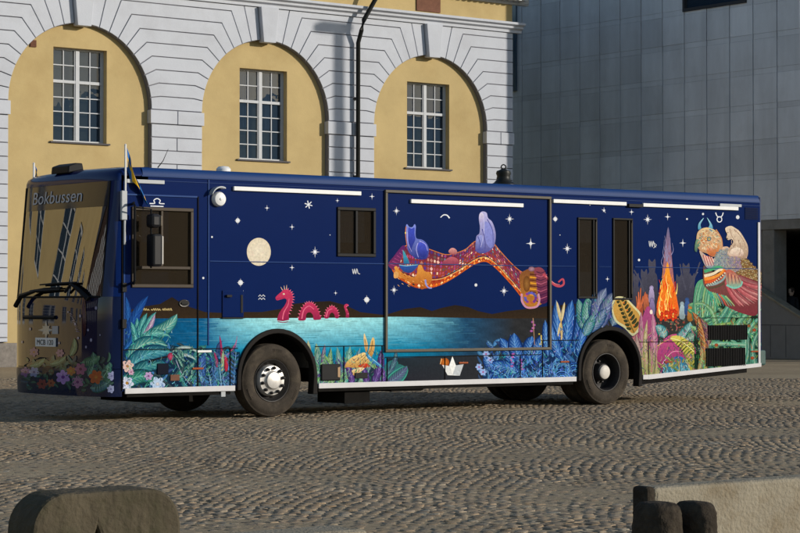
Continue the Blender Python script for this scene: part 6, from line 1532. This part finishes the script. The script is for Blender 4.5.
mural = P.obj('mural', M['mural']); print('mural layers', P.k, 'faces', len(P.f))

# ---- painted flowers and star on the front, laid on the curved panel
def front_map(u, v, d):
    r = ray(u, v); lo_, hi_ = 22.0, 40.0; t = None
    prev = None
    for k in range(120):
        q = lo_ + (hi_ - lo_) * k / 119; p = CAM + r * q
        y = min(max(p[1], 0.0), BW); g = p[0] - (xfront(y, p[2]) - d) if p[1] >= 0 else -1
        if g >= 0 and prev is not None:
            a, b = prev, q
            for _ in range(30):
                m_ = (a + b) / 2; p = CAM + r * m_; y = min(max(p[1], 0), BW)
                if p[1] >= 0 and p[0] - (xfront(y, p[2]) - d) >= 0: b = m_
                else: a = m_
            p = CAM + r * b; y = min(max(p[1], .01), BW - .05); return (xfront(y, p[2]) - d, y, p[2])
        prev = q
    p = CAM + r * 30; return (xfront(BW - .1, p[2]) - d, BW - .1, p[2])
P = Paint(front_map, 2.2e-5, .008)
P.add([(28, 391), (24, 365), (40, 357), (70, 360), (95, 352), (116, 362), (114, 393), (70, 392)], [hx('#10181c'), hx('#14201e'), hx('#141c20'), hx('#15241f'), hx('#131c30'), hx('#12203a'), hx('#122a38'), hx('#142018')])
scatter(26, 112, 362, 390, 90, [hx('#1f4a34'), hx('#2a5f40'), hx('#18382c'), hx('#2f6a5a'), hx('#1f3f5a')], (5, 11), (1, 2.4), spread=1.7)
for a in ((70, 356, 74, 338, 3, '#3a6a48'), (82, 362, 100, 356, 4.5, '#3a7a50'), (88, 376, 93, 352, 5, '#2a6a60'), (102, 378, 108, 364, 5, '#2a7a72'), (90, 388, 110, 380, 5, '#2a6a80'), (30, 366, 45, 358, 3, '#2f6a44'), (50, 364, 66, 356, 3, '#2f5f40')): P.leaf(*a[:5], mixc(hx(a[5]), (.6, .8, .6), .25), hx(a[5]), .12, hx('#8ac090'), 7, rim=hx('#1a4a40'))
for cx, cy, r, c, cc in ((25.5, 372, 5, '#8a5a94', '#5a2a60'), (34, 372, 5, '#8f96c0', '#5a5a90'), (63, 377, 7, '#a884c8', '#6a2f94'), (77.5, 382, 6, '#9a6a94', '#6a2a70'), (80.5, 369, 6, '#9a5a78', '#702a4a'), (42, 384, 5, '#8a4038', '#5a2018'), (71, 371, 4.5, '#b0703a', '#c09a3a'), (96, 377, 7, '#b85a2a', '#d08a3a'), (51, 383, 4, '#9a5a3a', '#6a2a1c'), (60, 353, 4, '#9a6a8a', '#6a3a6a'), (34, 352, 4.5, '#8a5a84', '#a05a3a'), (112, 376, 4.5, '#9aa0c8', '#7a7ab0'), (111, 389, 4, '#a0a8cc', '#7a7ab0')): P.flower(cx, cy, r, hx(c), hx(cc), 6, R_.random())
P.blob(48, 372, 6, 6.5, hx('#241428'), hx('#160c18'), 16)
P.star(46, 330, 10, 8, hx('#b8b4ac'), .3)
for x, y, r in ((30, 329, 1.4), (91, 340, 1.6), (96, 308, 1.6), (59, 343, 1.2), (78, 338, 1.2), (22, 342, 1.2), (86, 347, 1.2), (88, 330, 1.2), (80, 316, 1.4), (75, 324, 1.3), (100, 335, .8), (68, 312, .9)): P.blob(x, y, r * .8, r * 1.2, hx('#a8a4b8'), hx('#8a86a0'), 8)
for k in range(9): P.shape([(70 + k * .9 + R_.uniform(-1, 1), 313 + k * 2.2 + q) for q in (0, 1.2)] + [(72.5 + k * .9, 314.5 + k * 2.2)], hx('#8f8498'), hx('#5a4c68'))
P.shape([(82, 300), (85, 299), (86, 330), (83, 334)], hx('#4a1c2c'), hx('#33141f'))
P.add([(52, 326), (58, 326), (58, 334), (52, 334)], hx('#6a8aa8'))
P.obj('front_mural', M['mural_front']); print('front layers', P.k)
# wipers, laid over the glass
def wp(u, v, o): return front_map(u, v, o)
q = MB(); q.tube([wp(15.5, 306, .10), wp(21, 296, .10), wp(35, 291, .06), wp(60, 289.5, .05)], [.035, .035, .022, .014], 6); q.tube([wp(30, 291, .05), wp(45, 288.5, .045), wp(62, 287.5, .04)], .012, 6)
q.obj('wiper', M['black'], bus, smooth=True)
q = MB(); q.tube([wp(88, 299, .05), wp(79, 290, .06), wp(71, 284, .06)], [.034, .03, .02], 6); q.tube([wp(65, 292, .04), wp(71, 284.5, .05)], .02, 6); q.tube([wp(40, 284.8, .04), wp(57, 283.4, .045), wp(76, 282.6, .05)], [.010, .016, .016], 6)
q.obj('wiper', M['black'], bus, smooth=True)
# number plate
q = MB(); pz0, pz1 = .975, 1.09; ya, yb2 = 1.52, 0.98
vv = [(xfront(y, z) - .022, y, z) for y, z in ((ya, pz0), (yb2, pz0), (yb2, pz1), (ya, pz1))] + [(xfront(y, z) - .008, y, z) for y, z in ((ya, pz0), (yb2, pz0), (yb2, pz1), (ya, pz1))]
q.add(vv, [(0, 1, 2, 3), (4, 7, 6, 5), (0, 4, 5, 1), (1, 5, 6, 2), (2, 6, 7, 3), (3, 7, 4, 0)]); np_ = q.obj('number_plate', M['white'], bus)

def text_mesh(body, size):
    cu = bpy.data.curves.new('lettering', 'FONT'); cu.body = body; cu.size = size; cu.align_x = 'LEFT'; cu.resolution_u = 4
    o = bpy.data.objects.new('lettering', cu); COL.objects.link(o)
    dg = bpy.context.evaluated_depsgraph_get(); me = bpy.data.meshes.new_from_object(o.evaluated_get(dg)); bpy.data.objects.remove(o)
    return me
def front_text(body, y_left, y_right, zb, h, m, name, off, parent, slope=0.0):
    me = text_mesh(body, 1.0); xs = [v.co.x for v in me.vertices]; ys = [v.co.y for v in me.vertices]
    x0, x1 = min(xs), max(xs); hh = 0.72
    for v in me.vertices:
        t = (v.co.x - x0) / (x1 - x0); y = y_left + (y_right - y_left) * t; z = zb + v.co.y / hh * h + slope * t
        v.co = (xfront(y, z) - off, y, z)
    me.materials.clear(); me.materials.append(m); me.name = name
    o = bpy.data.objects.new(name, me); COL.objects.link(o); attach(o, parent); return o
front_text('Bokbussen', 2.06, .70, 2.885, .175, mat('lettering_grey', (.55, .55, .58), .5), 'lettering', .006, hd)
front_text('MCB 120', 1.47, 1.03, .998, .07, M['black'], 'plate_lettering', .0245, np_)
# ================================================================== LIGHT, SKY, CAMERA
w = bpy.data.worlds.new('World'); scn.world = w; w.use_nodes = True
n = w.node_tree.nodes; l = w.node_tree.links
sky = n.new('ShaderNodeTexSky'); sky.sky_type = 'NISHITA'; sky.sun_disc = False
sky.sun_elevation = SUN_EL; sky.sun_rotation = math.atan2(SUN_AZ[0], SUN_AZ[1]); sky.air_density = 1.0; sky.dust_density = 0.6; sky.ozone_density = 1.5
l.new(sky.outputs[0], n['Background'].inputs['Color']); n['Background'].inputs['Strength'].default_value = SKY
ld = bpy.data.lights.new('sun', 'SUN'); ld.energy = SUN; ld.angle = math.radians(0.53); ld.color = (1.0, 0.92, 0.80)
lo_ = bpy.data.objects.new('sun', ld); COL.objects.link(lo_)
sd = Vector((SUN_AZ[0] * math.cos(SUN_EL), SUN_AZ[1] * math.cos(SUN_EL), math.sin(SUN_EL)))
lo_.rotation_euler = (-sd).to_track_quat('-Z', 'Y').to_euler(); lo_.location = (20, -30, 20)
cd = bpy.data.cameras.new('camera'); cam = bpy.data.objects.new('camera', cd); COL.objects.link(cam)
cam.location = CAM; cam.rotation_euler = (math.pi / 2 + PIT, 0, -TH)
cd.sensor_width = 36; cd.lens = F * 36 / 800; cd.clip_end = 3000; cd.clip_start = 0.1
scn.camera = cam
scn.view_settings.view_transform = 'Standard'; scn.view_settings.look = 'None'; scn.view_settings.gamma = 1; scn.view_settings.exposure = EXPO
scn.view_settings.use_curve_mapping = False
scn.cycles.max_bounces = 8; scn.cycles.transparent_max_bounces = 12
